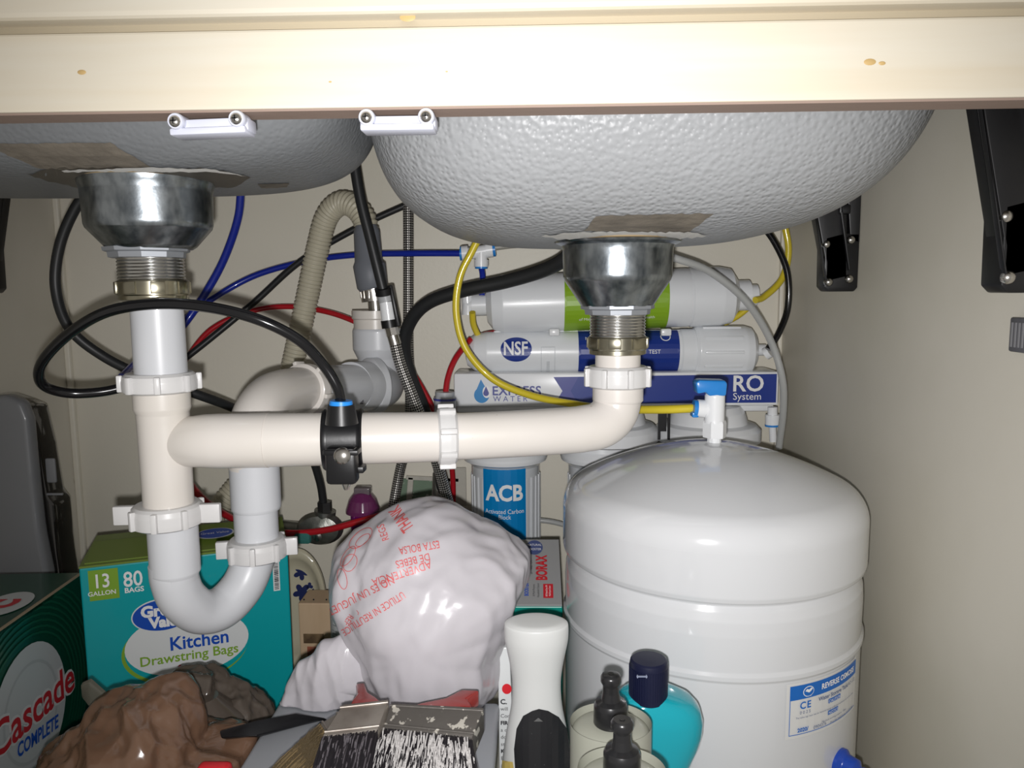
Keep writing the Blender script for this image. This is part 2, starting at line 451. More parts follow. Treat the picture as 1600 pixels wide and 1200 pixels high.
strainer(230, .578, dict(top=282, gasket=[(100, 284), (104, 281), (104, 278), (90, 272)],
    cup=[(98, 283), (97, 289), (96, 292), (94, 300), (92, 352), (90, 358), (66, 386), (60, 390), (30, 391)],
    collar=[(64, 387), (63, 393), (57, 395), (56, 403), (40, 404)], thread=(49, 402, 443), nut=(52, 438, 469), dx=9), 'a',
    'left galvanised basket strainer with brass nut under the shallower bowl', 1)
strainer(965, .64, dict(top=376, gasket=[(88, 378), (97, 375), (97, 372), (80, 368)],
    cup=[(97, 377), (95, 380), (86, 384), (84, 390), (83, 432), (81, 438), (60, 470), (55, 478), (30, 479)],
    collar=[(57, 477), (57, 482), (51, 484), (50, 491), (36, 492)], thread=(43, 490, 527), nut=(45, 525, 553), dx=0), 'b',
    'right galvanised basket strainer with wide rim under the deeper bowl', 1)
# ------------------------------------------------------------ drain pipes
drain = empty('drain_pipework', P(255, 690, .575), 'white plastic sink drain with tee, long cross pipe, U-shaped trap and slip nuts', 'pipe')
def nut(c, r, h, axis=Vector((0, 0, 1)), wings=0, name='slip_nut', m=NUTW, a0=.3, ribs=8, wl=.012):
    g = G(); lathe(g, c, [(r * .9, -h / 2), (r * .99, -h / 2 + .0015), (r, -h / 2 + .004), (r, h / 2 - .006), (r * .97, h / 2 - .002), (r * .88, h / 2), (r * .7, h / 2)], 48, axis)
    if abs(axis.z) > .99: x, y = Vector((1, 0, 0)), Vector((0, 1, 0))
    else: x, y = frame(axis)
    for k in range(ribs):
        a = a0 + 2 * math.pi * k / ribs; d = x * math.cos(a) + y * math.sin(a); e = axis.cross(d)
        M = Matrix((d, e, axis)).transposed()
        w = wings and k % (ribs // 2) == 0
        if w: box(g, c + d * (r + wl / 2 - .002), wl + .004, .006, h * .86, M, .001)
        else: box(g, c + d * (r + .0008), .0045, .0045, h * .86, M, .001)
    return g.build(name, m, drain, ang=35)
g = G(); lpx(g, 244, .578, [(39, 462), (39.5, 584)]); tag(g.build('tailpiece', PVCW, drain), 'bluish white tailpiece')
nut(P(250, 597, .578), 56 * sc(.578), 31 * sc(.578), a0=-.4)
# tee
g = G()
lpx(g, 252, .578, [(42, 606), (43, 612), (43, 638), (40, 644), (39.5, 660), (38.5, 790), (30, 800)])
pts = [P(246, 695, .588), P(262, 693, .585), P(280, 691.5, .581), P(300, 690, .5775), P(322, 689, .575), P(345, 689, .5755), P(420, 688, .578)]
sweep(g, pts, [k_ * sc(.575) for k_ in (24, 33, 37.5, 41, 43, 43.8, 43.8)], 48)
g.build('tee', PVC, drain, ang=50)
g = G(); pts = [P(410, 688, .578), P(520, 686, .583), P(640, 683.5, .592), P(700, 682, .597)]
sweep(g, pts, [43.3 * sc(.575), 41.7 * sc(.583), 40 * sc(.592), 39 * sc(.597)], 48); g.build('branch_arm', PVC, drain)
ax = (P(760, 680, .604) - P(640, 684, .592)).normalized()
nut(P(698, 682, .597), 46 * sc(.597), 30 * sc(.597), ax, a0=.45, ribs=8)
g = G(); pts = catmull([P(690, 682, .597), P(740, 681, .602), P(820, 677, .612), P(880, 673, .622), P(905, 671, .626)], 6)
pts += catmull([P(905, 671, .626), P(938, 664, .632), P(959, 645, .638), P(965, 618, .64), P(966, 596, .64)], 8)[1:]
n = len(pts); sweep(g, pts, [(36.8 + 1.2 * i / n) * sc(.60 + .04 * i / n) for i in range(n)], 48)
g.build('cross_pipe', PVC, drain, ang=60)
g = G(); lpx(g, 965.5, .64, [(35, 545), (35, 575)]); lpx(g, 965.5, .64, [(39, 598), (39.5, 602), (39.5, 625), (37, 628)]); g.build('elbow_socket', PVC, drain)
nut(P(965, 588, .64), 49 * sc(.64), 33 * sc(.64), a0=-.5, ribs=8)
# trap
nut(P(262, 803, .578), 55 * sc(.578), 36 * sc(.578), wings=1, a0=.1, wl=.014)
g = G(); lpx(g, 269, .578, [(38, 812), (39, 816), (39, 893), (36, 897), (35, 905)])
pts = catmull([P(270, 880, .578), P(273, 905, .579), P(285, 934, .585), P(313, 955, .60), P(347, 949, .616), P(378, 917, .631), P(394, 880, .64), P(398, 850, .642)], 8)
sweep(g, pts, .0181, 48); g.build('trap_bend', PVCW, drain, ang=60)
nut(P(402, 856, .642), 47 * sc(.642), 33 * sc(.642), wings=1, a0=.2, wl=.009)
g = G(); lpx(g, 396, .645, [(39, 700), (39, 792), (37, 796)]); lpx(g, 399, .645, [(34.5, 790), (34.5, 862)]); g.build('riser', PVCW, drain)
g = G(); pts = catmull([P(396, 730, .645), P(396, 690, .645), P(402, 650, .655), P(424, 621, .685), P(458, 610, .73), P(475, 609, .752)], 8)
sweep(g, pts, [.0208 + .0012 * i / len(pts) for i in range(len(pts))], 48); g.build('upper_elbow', PVC, drain, ang=60)
ax2 = (P(590, 604, .90) - P(470, 610, .745)).normalized()
nut(P(478, 609, .755), .0262, .018, ax2, a0=.2, ribs=6, m=PVC)
g = G(); sweep(g, [P(478, 609, .755), P(500, 608, .785), P(501, 608, .787), P(556, 605, .86)], [.0235, .0235, .0248, .0255], 48); g.build('trap_adapter', PVCW, drain)
# wall tee
wt = empty('wall_waste_tee', P(590, 600, .93), 'white plastic waste fitting entering the back wall behind the braided hoses', 'pipe')
g = G(); pts = catmull([P(548, 605, .855), P(575, 603, .89), P(592, 602, .93), P(596, 602, .98), P(597, 602, 1.055)], 6)
sweep(g, pts, .0285, 48); lathe(g, P(585, 602, .90), [(.031, -.008), (.033, -.006), (.033, .004), (.031, .006)], 48, Vector((.75, .66, 0)).normalized())
g.build('fitting_body', PVCW, wt, ang=60)
g = G(); lpx(g, 590, .93, [(37, 513), (39, 516), (39, 545), (32, 560), (31, 590)]); g.build('top_socket', PVCW, wt)
g = G(); lpx(g, 586, .93, [(30, 485), (36, 485), (36, 497), (33.5, 499), (33.5, 516)]); g.build('bushing', PVC, wt)
g = G()
for k in range(16):
    u = k * 1.35; 
    box(g, P(561 + .2 * u, 598 + u * 1.6, .829), .0055 * (1 if k % 3 else .7), .0005, .0008 + .0004 * (k % 2), rotz(.75))
g.build('barcode', PBLACK, wt, smooth=False)
# dishwasher hose coupling
cp = empty('hose_coupling', P(580, 410, .93), 'grey rubber coupling clamped above the white waste fitting', 'coupling')
g = G(); pts = [P(572, 352, .93), P(573, 362, .93), P(576, 408, .93), P(577, 414, .93), P(582, 448, .93), P(583, 452, .93)]
sweep(g, pts, [.0125, .0155, .0165, .0195, .0185, .016], 32); g.build('rubber_sleeve', GREYR, cp)
g = G(); sweep(g, [P(583, 451, .93), P(586, 470, .93)], .0160, 32)
for k in range(14):
    a = k / 14 * 6.283; 
    c = P(584.5, 460, .93) + Vector((math.cos(a), math.sin(a), 0)) * .0163; box(g, c, .001, .002, .009, rotz(a))
box(g, P(606, 458, .925), .010, .012, .012, bev=.003); tag(g.build('hose_clamp', STEEL, cp), 'steel band clamp')
g = G(); sweep(g, [P(586, 468, .93), P(588, 490, .93)], .009, 24); g.build('nipple', STEEL, cp)
# ------------------------------------------------------------ hoses and tubes
def tube(name, pts, r, m, label, cat='tube', seg=14, n=10, grp=None):
    g = G(); q = catmull([P(*p) for p in pts], n); sweep(g, q, r, seg); o = g.build(name, m); tag(o, label, cat, grp); return o
def ribbed(name, pts, r, m, label):
    q = resample(catmull([P(*p) for p in pts], 30), .0011); g = G()
    sweep(g, q, lambda L: r * (1 + .075 * math.tanh(3 * math.sin(2 * math.pi * L / .0052))), 20)
    o = g.build(name, m, ang=180); tag(o, label, 'hose'); return o
ribbed('drain_hose', [(574, 372, .935), (570, 345, .935), (555, 324, .94), (532, 318, .95), (510, 340, .96), (496, 390, .97), (481, 460, .98), (466, 530, .985), (452, 590, .99), (430, 660, .99), (392, 730, .99), (345, 790, .98), (322, 830, .97)],
       .0138, HOSEB, 'beige translucent ribbed drain hose arching beside the grey coupling')
def braided(name, pts, r, label):
    q = resample(catmull([P(*p) for p in pts], 24), .004); g = G(); sweep(g, q, r, 16, cap=False)
    o = g.build(name, BRAID, ang=180); tag(o, label, 'hose')
    at = o.data.attributes.new('tube', 'FLOAT_VECTOR', 'POINT'); L = 0; d = []
    for i in range(len(q)):
        if i: L += (q[i] - q[i - 1]).length
        for k in range(16):
            a = k / 16 * 2 * math.pi; d += [min(a, 2 * math.pi - a) if False else a, L, 0]
    at.data.foreach_set('vector', d); return o
braided('braided_hose', [(637, 275, 1.0), (638, 350, 1.0), (638, 450, 1.0), (638, 540, 1.0), (641, 610, 1.0), (638, 680, 1.0), (624, 740, 1.0), (612, 805, .99)], .0068,
        'straight steel braided supply hose hanging from between the two bowls')
braided('braided_hose', [(616, 532, .885), (626, 570, .885), (645, 620, .885), (668, 680, .89), (688, 740, .90), (706, 808, .915)], .0068,
        'slanting steel braided hose below the black quick connector')
sp = tube('faucet_hose', [(553, 250, .88), (563, 310, .88), (578, 370, .88), (593, 430, .88), (600, 458, .88)], .0062, BLKR, 'black faucet hose running down to the quick connector', 'hose')
qc = empty('quick_connector', P(606, 480, .88), 'black and white quick connector joining the faucet hose to a braided hose', 'connector')
g = G(); a, b = P(599, 450, .878), P(610, 512, .88); M = (b - a).normalized()
sweep(g, [a, P(601, 460, .88)], .0105, 20); sweep(g, [P(608, 500, .88), b], .0098, 20)
e1, e2 = frame(M); box(g, P(617, 478, .88), .0045, .012, .048, Matrix.Rotation(-.20, 3, 'Y').transposed() if False else Matrix.Rotation(-.17, 3, 'Y'), .0015)
g.build('black_clip', BLKP, qc)
g = G(); sweep(g, [P(601, 460, .88), P(604, 472, .88)], .0088, 20); g.build('grey_sleeve', mat('light_grey_plastic', (.42, .43, .44), .4), qc)
g = G(); sweep(g, [P(604, 472, .88), P(608, 502, .88)], .0086, 20); g.build('white_sleeve', WPL, qc)
g = G(); sweep(g, [P(611, 512, .885), P(614, 524, .885)], .0082, 8); sweep(g, [P(614, 524, .885), P(618, 538, .885)], .0072, 20); g.build('ferrule', STEEL, qc)
tube('spray_hose', [(905, 372, .82), (885, 402, .83), (850, 422, .85), (790, 440, .87), (720, 455, .885), (668, 474, .90), (640, 505, .915), (632, 545, .93), (642, 590, .94), (662, 640, .95), (680, 700, .96), (698, 800, 1.0)],
     .0079, BLKR, 'thick dark hose curving from behind the right strainer to the left', 'hose', 18)
tube('supply_hose', [(150, 285, .76), (118, 325, .76), (93, 385, .76), (87, 450, .76), (108, 512, .76), (160, 556, .77), (230, 590, .78), (310, 617, .80), (370, 640, .84), (430, 672, .90), (480, 705, .95), (499, 750, .97), (506, 792, .98)],
     .0051, BLKR, 'dark grey supply hose looping left of the left strainer down to the shutoff valve', 'hose')
tube('waste_tube', [(533, 632, .556), (527, 605, .553), (505, 570, .55), (465, 530, .54), (400, 498, .53), (320, 479, .528), (240, 475, .53), (165, 488, .54), (105, 524, .555), (65, 568, .57), (66, 600, .585), (105, 614, .60), (160, 612, .612), (215, 600, .625), (262, 596, .64)],
     .0040, BLKG, 'glossy black tube looping in front of the left drain into the pipe clamp')
tube('thin_black_tube', [(680, 300, 1.0), (640, 318, 1.0), (560, 355, 1.0), (470, 408, 1.0), (400, 470, 1.0), (330, 528, .98), (270, 575, .95), (225, 610, .9)], .0042, BLKR, 'straight black tube slanting behind the ribbed hose to the left drain')
tube('long_blue_tube', [(727, 396, .96), (640, 396, .98), (560, 398, 1.0), (480, 408, 1.01), (400, 430, 1.01), (335, 465, .99), (290, 497, .95), (235, 545, .82), (190, 590, .70)], .0040, BLUET, 'long blue tube running from the white tee fitting to the left drain')
tube('short_blue_tube', [(377, 280, .93), (372, 340, .94), (350, 405, .95), (320, 460, .95), (285, 510, .94), (250, 548, .9)], .0048, BLUET, 'blue tube dropping from under the left bowl behind the left drain')
tube('blue_link', [(752, 418, .97), (754, 432, .965), (753, 462, .96)], .0038, BLUET, 'very short blue tube between the white tee and the upper cartridge')
tube('upper_red_tube', [(262, 598, .95), (290, 562, .99), (330, 515, 1.0), (390, 487, 1.01), (450, 479, 1.01), (510, 487, 1.0), (560, 505, .985), (600, 530, .99), (650, 590, 1.0), (695, 680, 1.01), (707, 740, 1.02), (708, 840, 1.03)], .0037, REDT, 'red tube arching across the back wall and down beside the canister')
tube('side_red_tube', [(735, 530, .97), (712, 560, .95), (700, 590, .94), (695, 625, .93)], .0037, REDT, 'short red tube bending down beside the membrane housing')
tube('top_red_tube', [(735, 532, .98), (765, 521, .99), (820, 518, .99), (880, 520, .99)], .0037, REDT, 'red tube lying between the two horizontal filter housings')
tube('lower_red_tube', [(290, 745, .83), (310, 772, .86), (345, 800, .90), (400, 826, .95), (455, 833, .955), (510, 828, .955), (560, 815, .955), (610, 802, .965), (640, 800, .975)], .0043, REDT, 'red tube low behind the trap running to the right valve')
tube('yellow_tube', [(752, 365, .86), (738, 392, .86), (718, 435, .86), (713, 490, .86), (728, 545, .86), (770, 592, .86), (830, 618, .85), (900, 632, .82), (960, 639, .78), (1030, 640, .74), (1086, 638, .725)], .0041, YELT, 'yellow tube sweeping from the right bowl to the tank valve')
tube('yellow_link', [(738, 488, .96), (740, 508, .97), (750, 530, .985)], .004, YELT, 'short yellow tube below the upper cartridge elbow')
tube('yellow_side_tube', [(1222, 335, .98), (1232, 390, .98), (1222, 435, .98), (1195, 463, .97), (1180, 469, .96)], .0042, YELT, 'yellow tube rising from the upper cartridge right cap')
tube('yellow_rear_tube', [(1175, 475, 1.0), (1155, 492, 1.0), (1130, 506, 1.0)], .004, YELT, 'yellow stub tube behind the upper cartridge right end')
tube('black_side_tube', [(1185, 345, .97), (1210, 378, .97), (1230, 425, .97), (1231, 480, .97), (1217, 520, .965), (1200, 546, .96)], .0041, BLKG, 'black tube bowed along the right wall to the membrane housing')
tube('clear_tube', [(1030, 398, .84), (1060, 405, .84), (1110, 425, .86), (1165, 470, .88), (1203, 530, .90), (1222, 590, .90), (1224, 640, .91), (1217, 700, .93)], .0042, CLRT, 'translucent grey tube arching right from behind the right strainer')
tube('grey_tube', [(773, 387, .965), (810, 383, .965), (860, 384, .96), (905, 390, .95)], .0036, mat('grey_tube_plastic', (.33, .32, .28), .4), 'thin grey tube leaving the white tee to the right')
tube('low_grey_tube', [(830, 812, 1.0), (860, 815, 1.0), (890, 822, 1.0)], .0035, CLRT, 'thin grey tube between the canister and the tank')
# tee fitting of the blue tube
tf = empty('tube_tee', P(752, 398, .965), 'small white push-fit tee with blue collets under the right bowl', 'fitting')
g = G(); sweep(g, [P(728, 397, .965), P(768, 390, .965)], .0075, 20); sweep(g, [P(752, 394, .965), P(752, 414, .965)], .0075, 20)
sweep(g, [P(760, 391, .965), P(770, 390, .965)], .0095, 20); sweep(g, [P(722, 396, .965), P(732, 395, .965)], .0095, 20); sweep(g, [P(752, 406, .965), P(752, 417, .965)], .009, 20)
g.build('tee_body', WPL, tf)
g = G(); sweep(g, [P(770, 390, .965), P(774, 389.5, .965)], .0088, 20); sweep(g, [P(719, 396, .965), P(722, 396, .965)], .0088, 20); sweep(g, [P(752, 417, .965), P(752, 420, .965)], .008, 20)
g.build('collet', BLUEC, tf)
# saddle clamp
cl = empty('pipe_clamp', P(537, 686, .585), 'black saddle clamp with screw and blue collar around the cross pipe', 'clamp')
ax = (P(570, 685, .587) - P(500, 687, .582)).normalized(); c = P(537, 686, .585)
g = G(); rr = 44.5 * sc(.585)
lathe(g, c, [(rr * .9, -.0152), (rr + .0012, -.0152), (rr + .0022, -.014), (rr + .0012, -.012), (rr + .0012, .012), (rr + .0022, .014), (rr + .0012, .0152), (rr * .9, .0152)], 48, ax)
g.build('saddle', BLKP, cl)
g = G(); box(g, P(535, 726, .557), .0225, .015, .028, bev=.003); box(g, P(535, 705, .556), .026, .014, .004, bev=.001)
box(g, P(552, 732, .565), .018, .012, .005, bev=.001)
g.build('screw_block', BLKP, cl)
g = G(); sweep(g, [P(534, 662, .555), P(533, 632, .555)], [.012, .0098], 24); g.build('boss', BLKP, cl)
g = G(); sweep(g, [P(533, 634, .555), P(533, 626, .555)], [.0088, .0080], 24); tag(g.build('collar', mat('bright_blue_ring', (.02, .25, .75), .35), cl), 'bright blue collar')
g = G(); d = Vector((0, -1, .15)).normalized(); lathe(g, P(535, 712, .549), [(.0062, 0), (.0062, .0015), (.004, .0035), (.001, .004)], 20, d); sweep(g, [P(541, 730, .556), P(541, 756, .556), P(541, 765, .556)], [.0036, .0036, .0018], 12)
g.build('screw', STEEL, cl)
# ------------------------------------------------------------ water filter unit on the back wall
ro = empty('water_filter_unit', P(963, 608, .95), 'white multi-stage water filter unit with blue and white front panel on the back wall', 'water filter')
Yp = .955
zt, zb_ = P(963, 582, Yp).z, P(963, 635, Yp).z
xl, xr = P(709, 608, Yp).x, P(1217, 608, Yp).x
g = G(); box(g, Vector(((xl + xr) / 2, Yp + .03, (zt + zb_) / 2)), xr - xl, .06, zt - zb_, bev=.003)
fp = g.build('front_panel', WPL, ro)
F = flat(Vector((xl, Yp, zb_)), Vector((1, 0, 0)), Vector((0, 0, 1)), .0004)
k = (xr - xl) / 508.0; H = zt - zb_
def fx(px): return (px - 709) * k
def fy(py): return (635 - py) * k
shape('blue_band', [(fx(870), fy(588)), (fx(1213), fy(585)), (fx(1213), fy(630)), (fx(872), fy(631)), (fx(883), fy(610))], F, PBLUE, fp)
shape('arrow_shade', [(fx(866), fy(588)), (fx(905), fy(588)), (fx(893), fy(610)), (fx(905), fy(631)), (fx(868), fy(631)), (fx(880), fy(610))], F, PDBLUE, fp, e=.0002)
drop = [(fx(752), fy(591))]
for i in range(25):
    t = math.pi * (-.15) + 2 * math.pi * .80 * i / 24 * 1.0
    a = math.radians(50) - math.radians(280) * i / 24
    drop.append((fx(753) + 12 * k * math.cos(a), fy(616) + 12.5 * k * math.sin(a)))
shape('drop_emblem', drop, F, PCYAN, fp, e=.0003)
shape('drop_highlight', ell(fx(761), fy(611), 6.5 * k, 9.5 * k), F, PWHITE, fp, e=.0005)
shape('drop_core', [(fx(760), fy(602))] + [(fx(760) + 4.5 * k * math.cos(R(30 - 240 * i / 12)), fy(613) + 4.5 * k * math.sin(R(30 - 240 * i / 12))) for i in range(13)], F, PDBLUE, fp, e=.0007)
text('EXPRESS', F, fx(808), fy(610), 17.5 * k * 1.15, PDBLUE, fp, bold=.0003, space=1.04)
text('WATER', F, fx(798), fy(622.5), 10 * k * 1.2, PDBLUE, fp, space=1.55)
text('RO', F, fx(1169), fy(601), 25 * k * 1.4, PWHITE, fp, bold=.0005)
text('System', F, fx(1168), fy(620.5), 12.5 * k * 1.25, PWHITE, fp)
EX = Vector((1, 0, 0)); FR = Vector((0, -1, 0)); UP = Vector((0, 0, 1))
def hcyl(cx0, cx1, cy0, cy1, Y, rp):
    a, b = P(cx0, cy0, Y), P(cx1, cy1, Y); return a, b, (b - a).normalized(), rp * sc(Y)
# upper cartridge
a, b, d, r = hcyl(760, 1150, 476, 462, .985, 45)
up = (UP - d * UP.dot(d)).normalized(); fr = (d.cross(up)) * 1
if fr.y > 0: fr = -fr
ca = empty('x', (0, 0, 0)); bpy.data.objects.remove(ca)
L = (b - a).length
g = G(); lathe(g, a, [(r * .38, -.018), (r * .38, 0), (r * .62, .001), (r * .88, .008), (r, .022), (r, L * .80), (r * .985, L * .81), (r * 1.015, L * .815), (r * 1.015, L * .93), (r * .93, L * .975), (r * .6, L), (r * .5, L + .001)], 64, d)
up_c = g.build('upper_cartridge', WPL2, ro, ang=30)
g = G(); sweep(g, [b, b + d * .016], r * .52, 20); sweep(g, [b + d * .014, b + d * .026], r * .36, 12); tag(g.build('end_fitting', WPL, up_c), 'stepped end fitting')
g = G(); e = a - d * .018; sweep(g, [e + d * .004, e - d * .006, e - d * .006 - up * .012], .0085, 16); sweep(g, [e - d * .006 + up * .014, e - d * .006 - up * .010], .0075, 16); g.build('elbow_fitting', WPL, up_c)
g = G(); sweep(g, [e + d * .0045, e + d * .0065], .0095, 16); g.build('collet', BLUEC, up_c)
hm = lambda c, r, ax_, off=.0005: (lambda u, v, e=0: c + ax_ * u + (FR * math.cos(v / r) + UP * math.sin(v / r)) * (r + off + e))
M1 = hm(a, r, d); kk = sc(.985) * 1.03
def mx(px): return (px - 760) * kk
shape('green_label', rect(mx(876), -r * 1.5, mx(1027), r * 1.5), M1, PGREEN, up_c, step=.006)
text('of Minerals and Nutrients for your Health', M1, mx(952), -r * .62, .0055, PWHITE, up_c, name='small_print')
text('Remineralization', M1, mx(952), -r * .1, .012, PWHITE, up_c)
# membrane housing
a, b, d, r = hcyl(728, 1178, 551, 547, .985, 32.5)
L = (b - a).length
g = G(); lathe(g, a, [(r * .3, 0), (r * .62, .002), (r * .88, .012), (r, .028), (r, L * .74), (r * 1.05, L * .745), (r * 1.05, L * .80)], 64, d)
mh = g.build('membrane_housing', WPL2, ro, ang=30)
g = G(); lathe(g, a + d * L * .79, [(r * 1.1, 0), (r * 1.18, .004), (r * 1.18, L * .17), (r * 1.08, L * .195), (r * .8, L * .21), (r * .3, L * .21)], 64, d)
for i in range(9):
    t = -1.2 + i * .3
    c = a + d * (L * .79 + L * .09) + (FR * math.cos(t) + UP * math.sin(t)) * r * 1.18
    M = Matrix((d, FR * math.cos(t) + UP * math.sin(t), UP * math.cos(t) - FR * math.sin(t))).transposed()
    if i % 2 == 0: box(g, c, L * .13, .003, .004, M, .001)
g.build('ribbed_cap', WPL2, mh, ang=30)
g = G(); sweep(g, [b - d * .004, b + d * .014], .0075, 10); sweep(g, [P(1196, 553, .975), P(1203, 549, .972)], .008, 12); g.build('end_fitting', WPL, mh)
M2 = hm(a, r, d); kk = sc(.985) * 1.03
def mx(px): return (px - 728) * kk
shape('blue_label', rect(mx(897), -r * 1.5, mx(1045), r * 1.5), M2, PBLUE, mh, step=.006)
shape('round_emblem', ell(mx(805), .0062, 23 * kk, 19 * kk), M2, PBLUE, mh, step=.005)
text('NSF', M2, mx(804), .0062, 22 * kk * 1.25, PWHITE, mh, bold=.0005, sxx=.78)
shape('emblem_ring', ell(mx(1025), .021, 7.5 * kk, 7.5 * kk), M2, PWHITE, mh, e=.0002, step=.004); shape('emblem_centre', ell(mx(1025), .021, 6.2 * kk, 6.2 * kk), M2, PBLUE, mh, e=.0005, step=.004)
text('TEST', M2, mx(1008), .001, .007, PWHITE, mh)
text('MEMBRANE', M2, mx(925), .019, .006, PWHITE, mh)
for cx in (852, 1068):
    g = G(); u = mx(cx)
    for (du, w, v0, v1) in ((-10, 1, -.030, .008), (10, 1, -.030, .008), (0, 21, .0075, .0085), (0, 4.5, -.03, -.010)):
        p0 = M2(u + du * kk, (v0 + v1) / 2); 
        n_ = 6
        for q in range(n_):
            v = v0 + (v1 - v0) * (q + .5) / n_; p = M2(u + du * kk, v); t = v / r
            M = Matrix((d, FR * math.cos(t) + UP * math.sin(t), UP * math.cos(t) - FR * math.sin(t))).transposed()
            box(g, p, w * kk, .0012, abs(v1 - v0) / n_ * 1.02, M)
    g.build('clip_seat', mat('clip_seat_plastic%d' % cx, (.60, .62, .64), .35), mh, smooth=False)  # grey plastic strips outlining the clip seats, darker than the white housing
g = G()
for cx in (866, 1040): box(g, P(cx, 519, .955), .013, .012, .009, bev=.002)
box(g, P(955, 518, .985), .30, .010, .004, bev=.001)
g.build('double_clip', WPL, ro)
# canisters
def canister(cx, wpx, front):
    Y = .965; top = P(cx, 716, Y).z; s = sc(Y); r = wpx / 2 * s; c = Vector((P(cx, 716, Y).x, 1.0 - .02, top))
    zb = .115
    pr = [(r * .96, .004), (r, .002), (r, -.004), (r * .93, -.010)]
    g = G(); lathe(g, c, [(r * .5, zb - top), (r * .82, zb - top + .004), (r * .86, zb - top + .02), (r * .90, -.012), (r * .90, -.002)], 64)
    for k2 in range(28):
        t = 2 * math.pi * k2 / 28; q = Vector((math.cos(t), math.sin(t), 0))
        box(g, c + q * r * .885 + Vector((0, 0, (zb - top) / 2 - .008)), .0035, .005, (top - zb) * .84, rotz(t), .001)
    o = g.build('canister', mat('canister_plastic%d' % cx, (.62, .64, .66), .22, coat=.5), ro, ang=30)
    g = G(); lathe(g, c, [(r * .90, -.010), (r * .98, -.006), (r * 1.09, -.003), (r * 1.11, .001), (r * 1.11, .004), (r * .97, .012), (r * .93, .030), (r * .95, .034), (r * .92, .052), (r * .7, .058), (r * .3, .060)], 64)
    g.build('canister_head', WPL, o, ang=30)
    if front:
        M3 = cylmap(Vector((c.x, c.y, 0)), r * .93, UP, FR, .0006); kk = sc(c.y - r)
        def vz(py): return P(cx, py, c.y - r * .93).z
        shape('blue_label', rect(-36 * kk, zb + .01, 36 * kk, vz(727)), M3, PCYAN, o, step=.008)
        text('ACB', M3, 0, vz(772), 26 * kk * 1.38, PWHITE, o, bold=.0009, sxx=.86)
        text('Activated Carbon', M3, 0, vz(800), 8 * kk * 1.3, PWHITE, o, sxx=.86); text('Block', M3, 0, vz(808.5), 8 * kk * 1.3, PWHITE, o, sxx=.86)
    return o
tag(canister(789, 122, True), 'canister with blue carbon block label'); canister(943, 122, False); canister(1112, 122, False)
# head bracket under the panel
g = G(); box(g, Vector(((xl + xr) / 2, Yp + .045, zb_ - .004)), xr - xl - .004, .07, .010, bev=.003); g.build('head_bracket', WPL, ro)
for cx in (1118, 953):
    c = Vector((P(cx, 680, .93).x, .975, 0)); z0 = P(cx, 684, .93).z
    g = G(); lathe(g, Vector((c.x, c.y, z0)), [(.062, -.012), (.066, -.01), (.066, .004), (.060, .010), (.050, .012), (.046, .026), (.040, .034), (.02, .036)], 48)
    g.build('head_cap', WPL, ro, ang=35)
g = G()
for px_ in (1030, 1045): box(g, P(px_, 665, .935), .003, .003, .035)
box(g, P(1036, 660, .94), .008, .003, .022); g.build('bracket_slot', BLKP, ro, smooth=False)
g = G(); sweep(g, [P(1207, 636, .95), P(1207, 648, .95)], .006, 16); sweep(g, [P(1207, 648, .95), P(1207, 664, .95)], .0088, 16); sweep(g, [P(1207, 664, .95), P(1208, 690, .95)], .0045, 12); g.build('outlet_fitting', WPL, ro)
g = G(); sweep(g, [P(1207, 663, .95), P(1207, 666, .95)], .0092, 16); g.build('collet', BLUEC, ro)
# small grey fitting behind the slip nut
cf = empty('tube_fitting', P(695, 625, .93), 'small grey push-fit fitting above the white slip nut on the cross pipe', 'fitting')
g = G(); sweep(g, [P(695, 612, .93), P(695, 622, .93)], .012, 16); sweep(g, [P(695, 622, .93), P(696, 650, .93)], .0135, 16); g.build('fitting_body', mat('grey_fitting', (.42, .43, .45), .35), cf)
g = G(); sweep(g, [P(695, 622, .93), P(695, 625, .93)], .0142, 16); g.build('ring', PDBLUE, cf)
# ------------------------------------------------------------ tank
tc0 = CAM + ray(1117, 690) * 1; hd = math.hypot(tc0.x - CAM.x, tc0.y - CAM.y)
TR = .140; TX = .168; TY = .722
def ztank(py, Y, px=1150): return P(px, py, Y).z
ztop = P(1117, 690, TY).z
zf = lambda py: P(1150, py, TY - TR + .004).z      # height of front rim seen at photo row py
tank = empty('water_tank', (TX, TY, 0), 'large white enamelled water storage tank with domed top by the right wall', 'tank')
zs1, zs2 = zf(948), zf(1060)
g = G(); zsh = zf(850)
pr = [(.02, .012), (.10, .010), (.125, .012), (.137, .03), (TR - .0025, .045), (TR - .0025, zs2 - .004), (TR - .0005, zs2 - .002), (TR - .0005, zs2 + .002), (TR - .0025, zs2 + .004),
      (TR - .0022, zs1 - .026), (TR - .003, zs1 - .014), (TR - .0055, zs1 - .006), (TR - .0075, zs1 - .0015), (TR - .006, zs1 + .001), (TR - .001, zs1 + .003), (TR, zs1 + .007), (TR, zsh - .008)]
n0 = 18
for i in range(n0 + 1):
    t = i / n0; pr.append((TR - .030 + .030 * math.cos(t * 1.10), zsh - .008 + .030 * math.sin(t * 1.10)))
r0, z0 = pr[-1]
for i in range(1, 26):
    t = i / 25; rr = r0 * (1 - t)
    pr.append((rr, ztop - (ztop - z0) * (rr / r0) ** 1.75))
lathe(g, Vector((TX, TY, 0)), pr, 128); body = g.build('tank_body', TANKM, tank, ang=60)
TM = cylmap(Vector((TX, TY, 0)), TR - .0025, UP, FR, .0006)
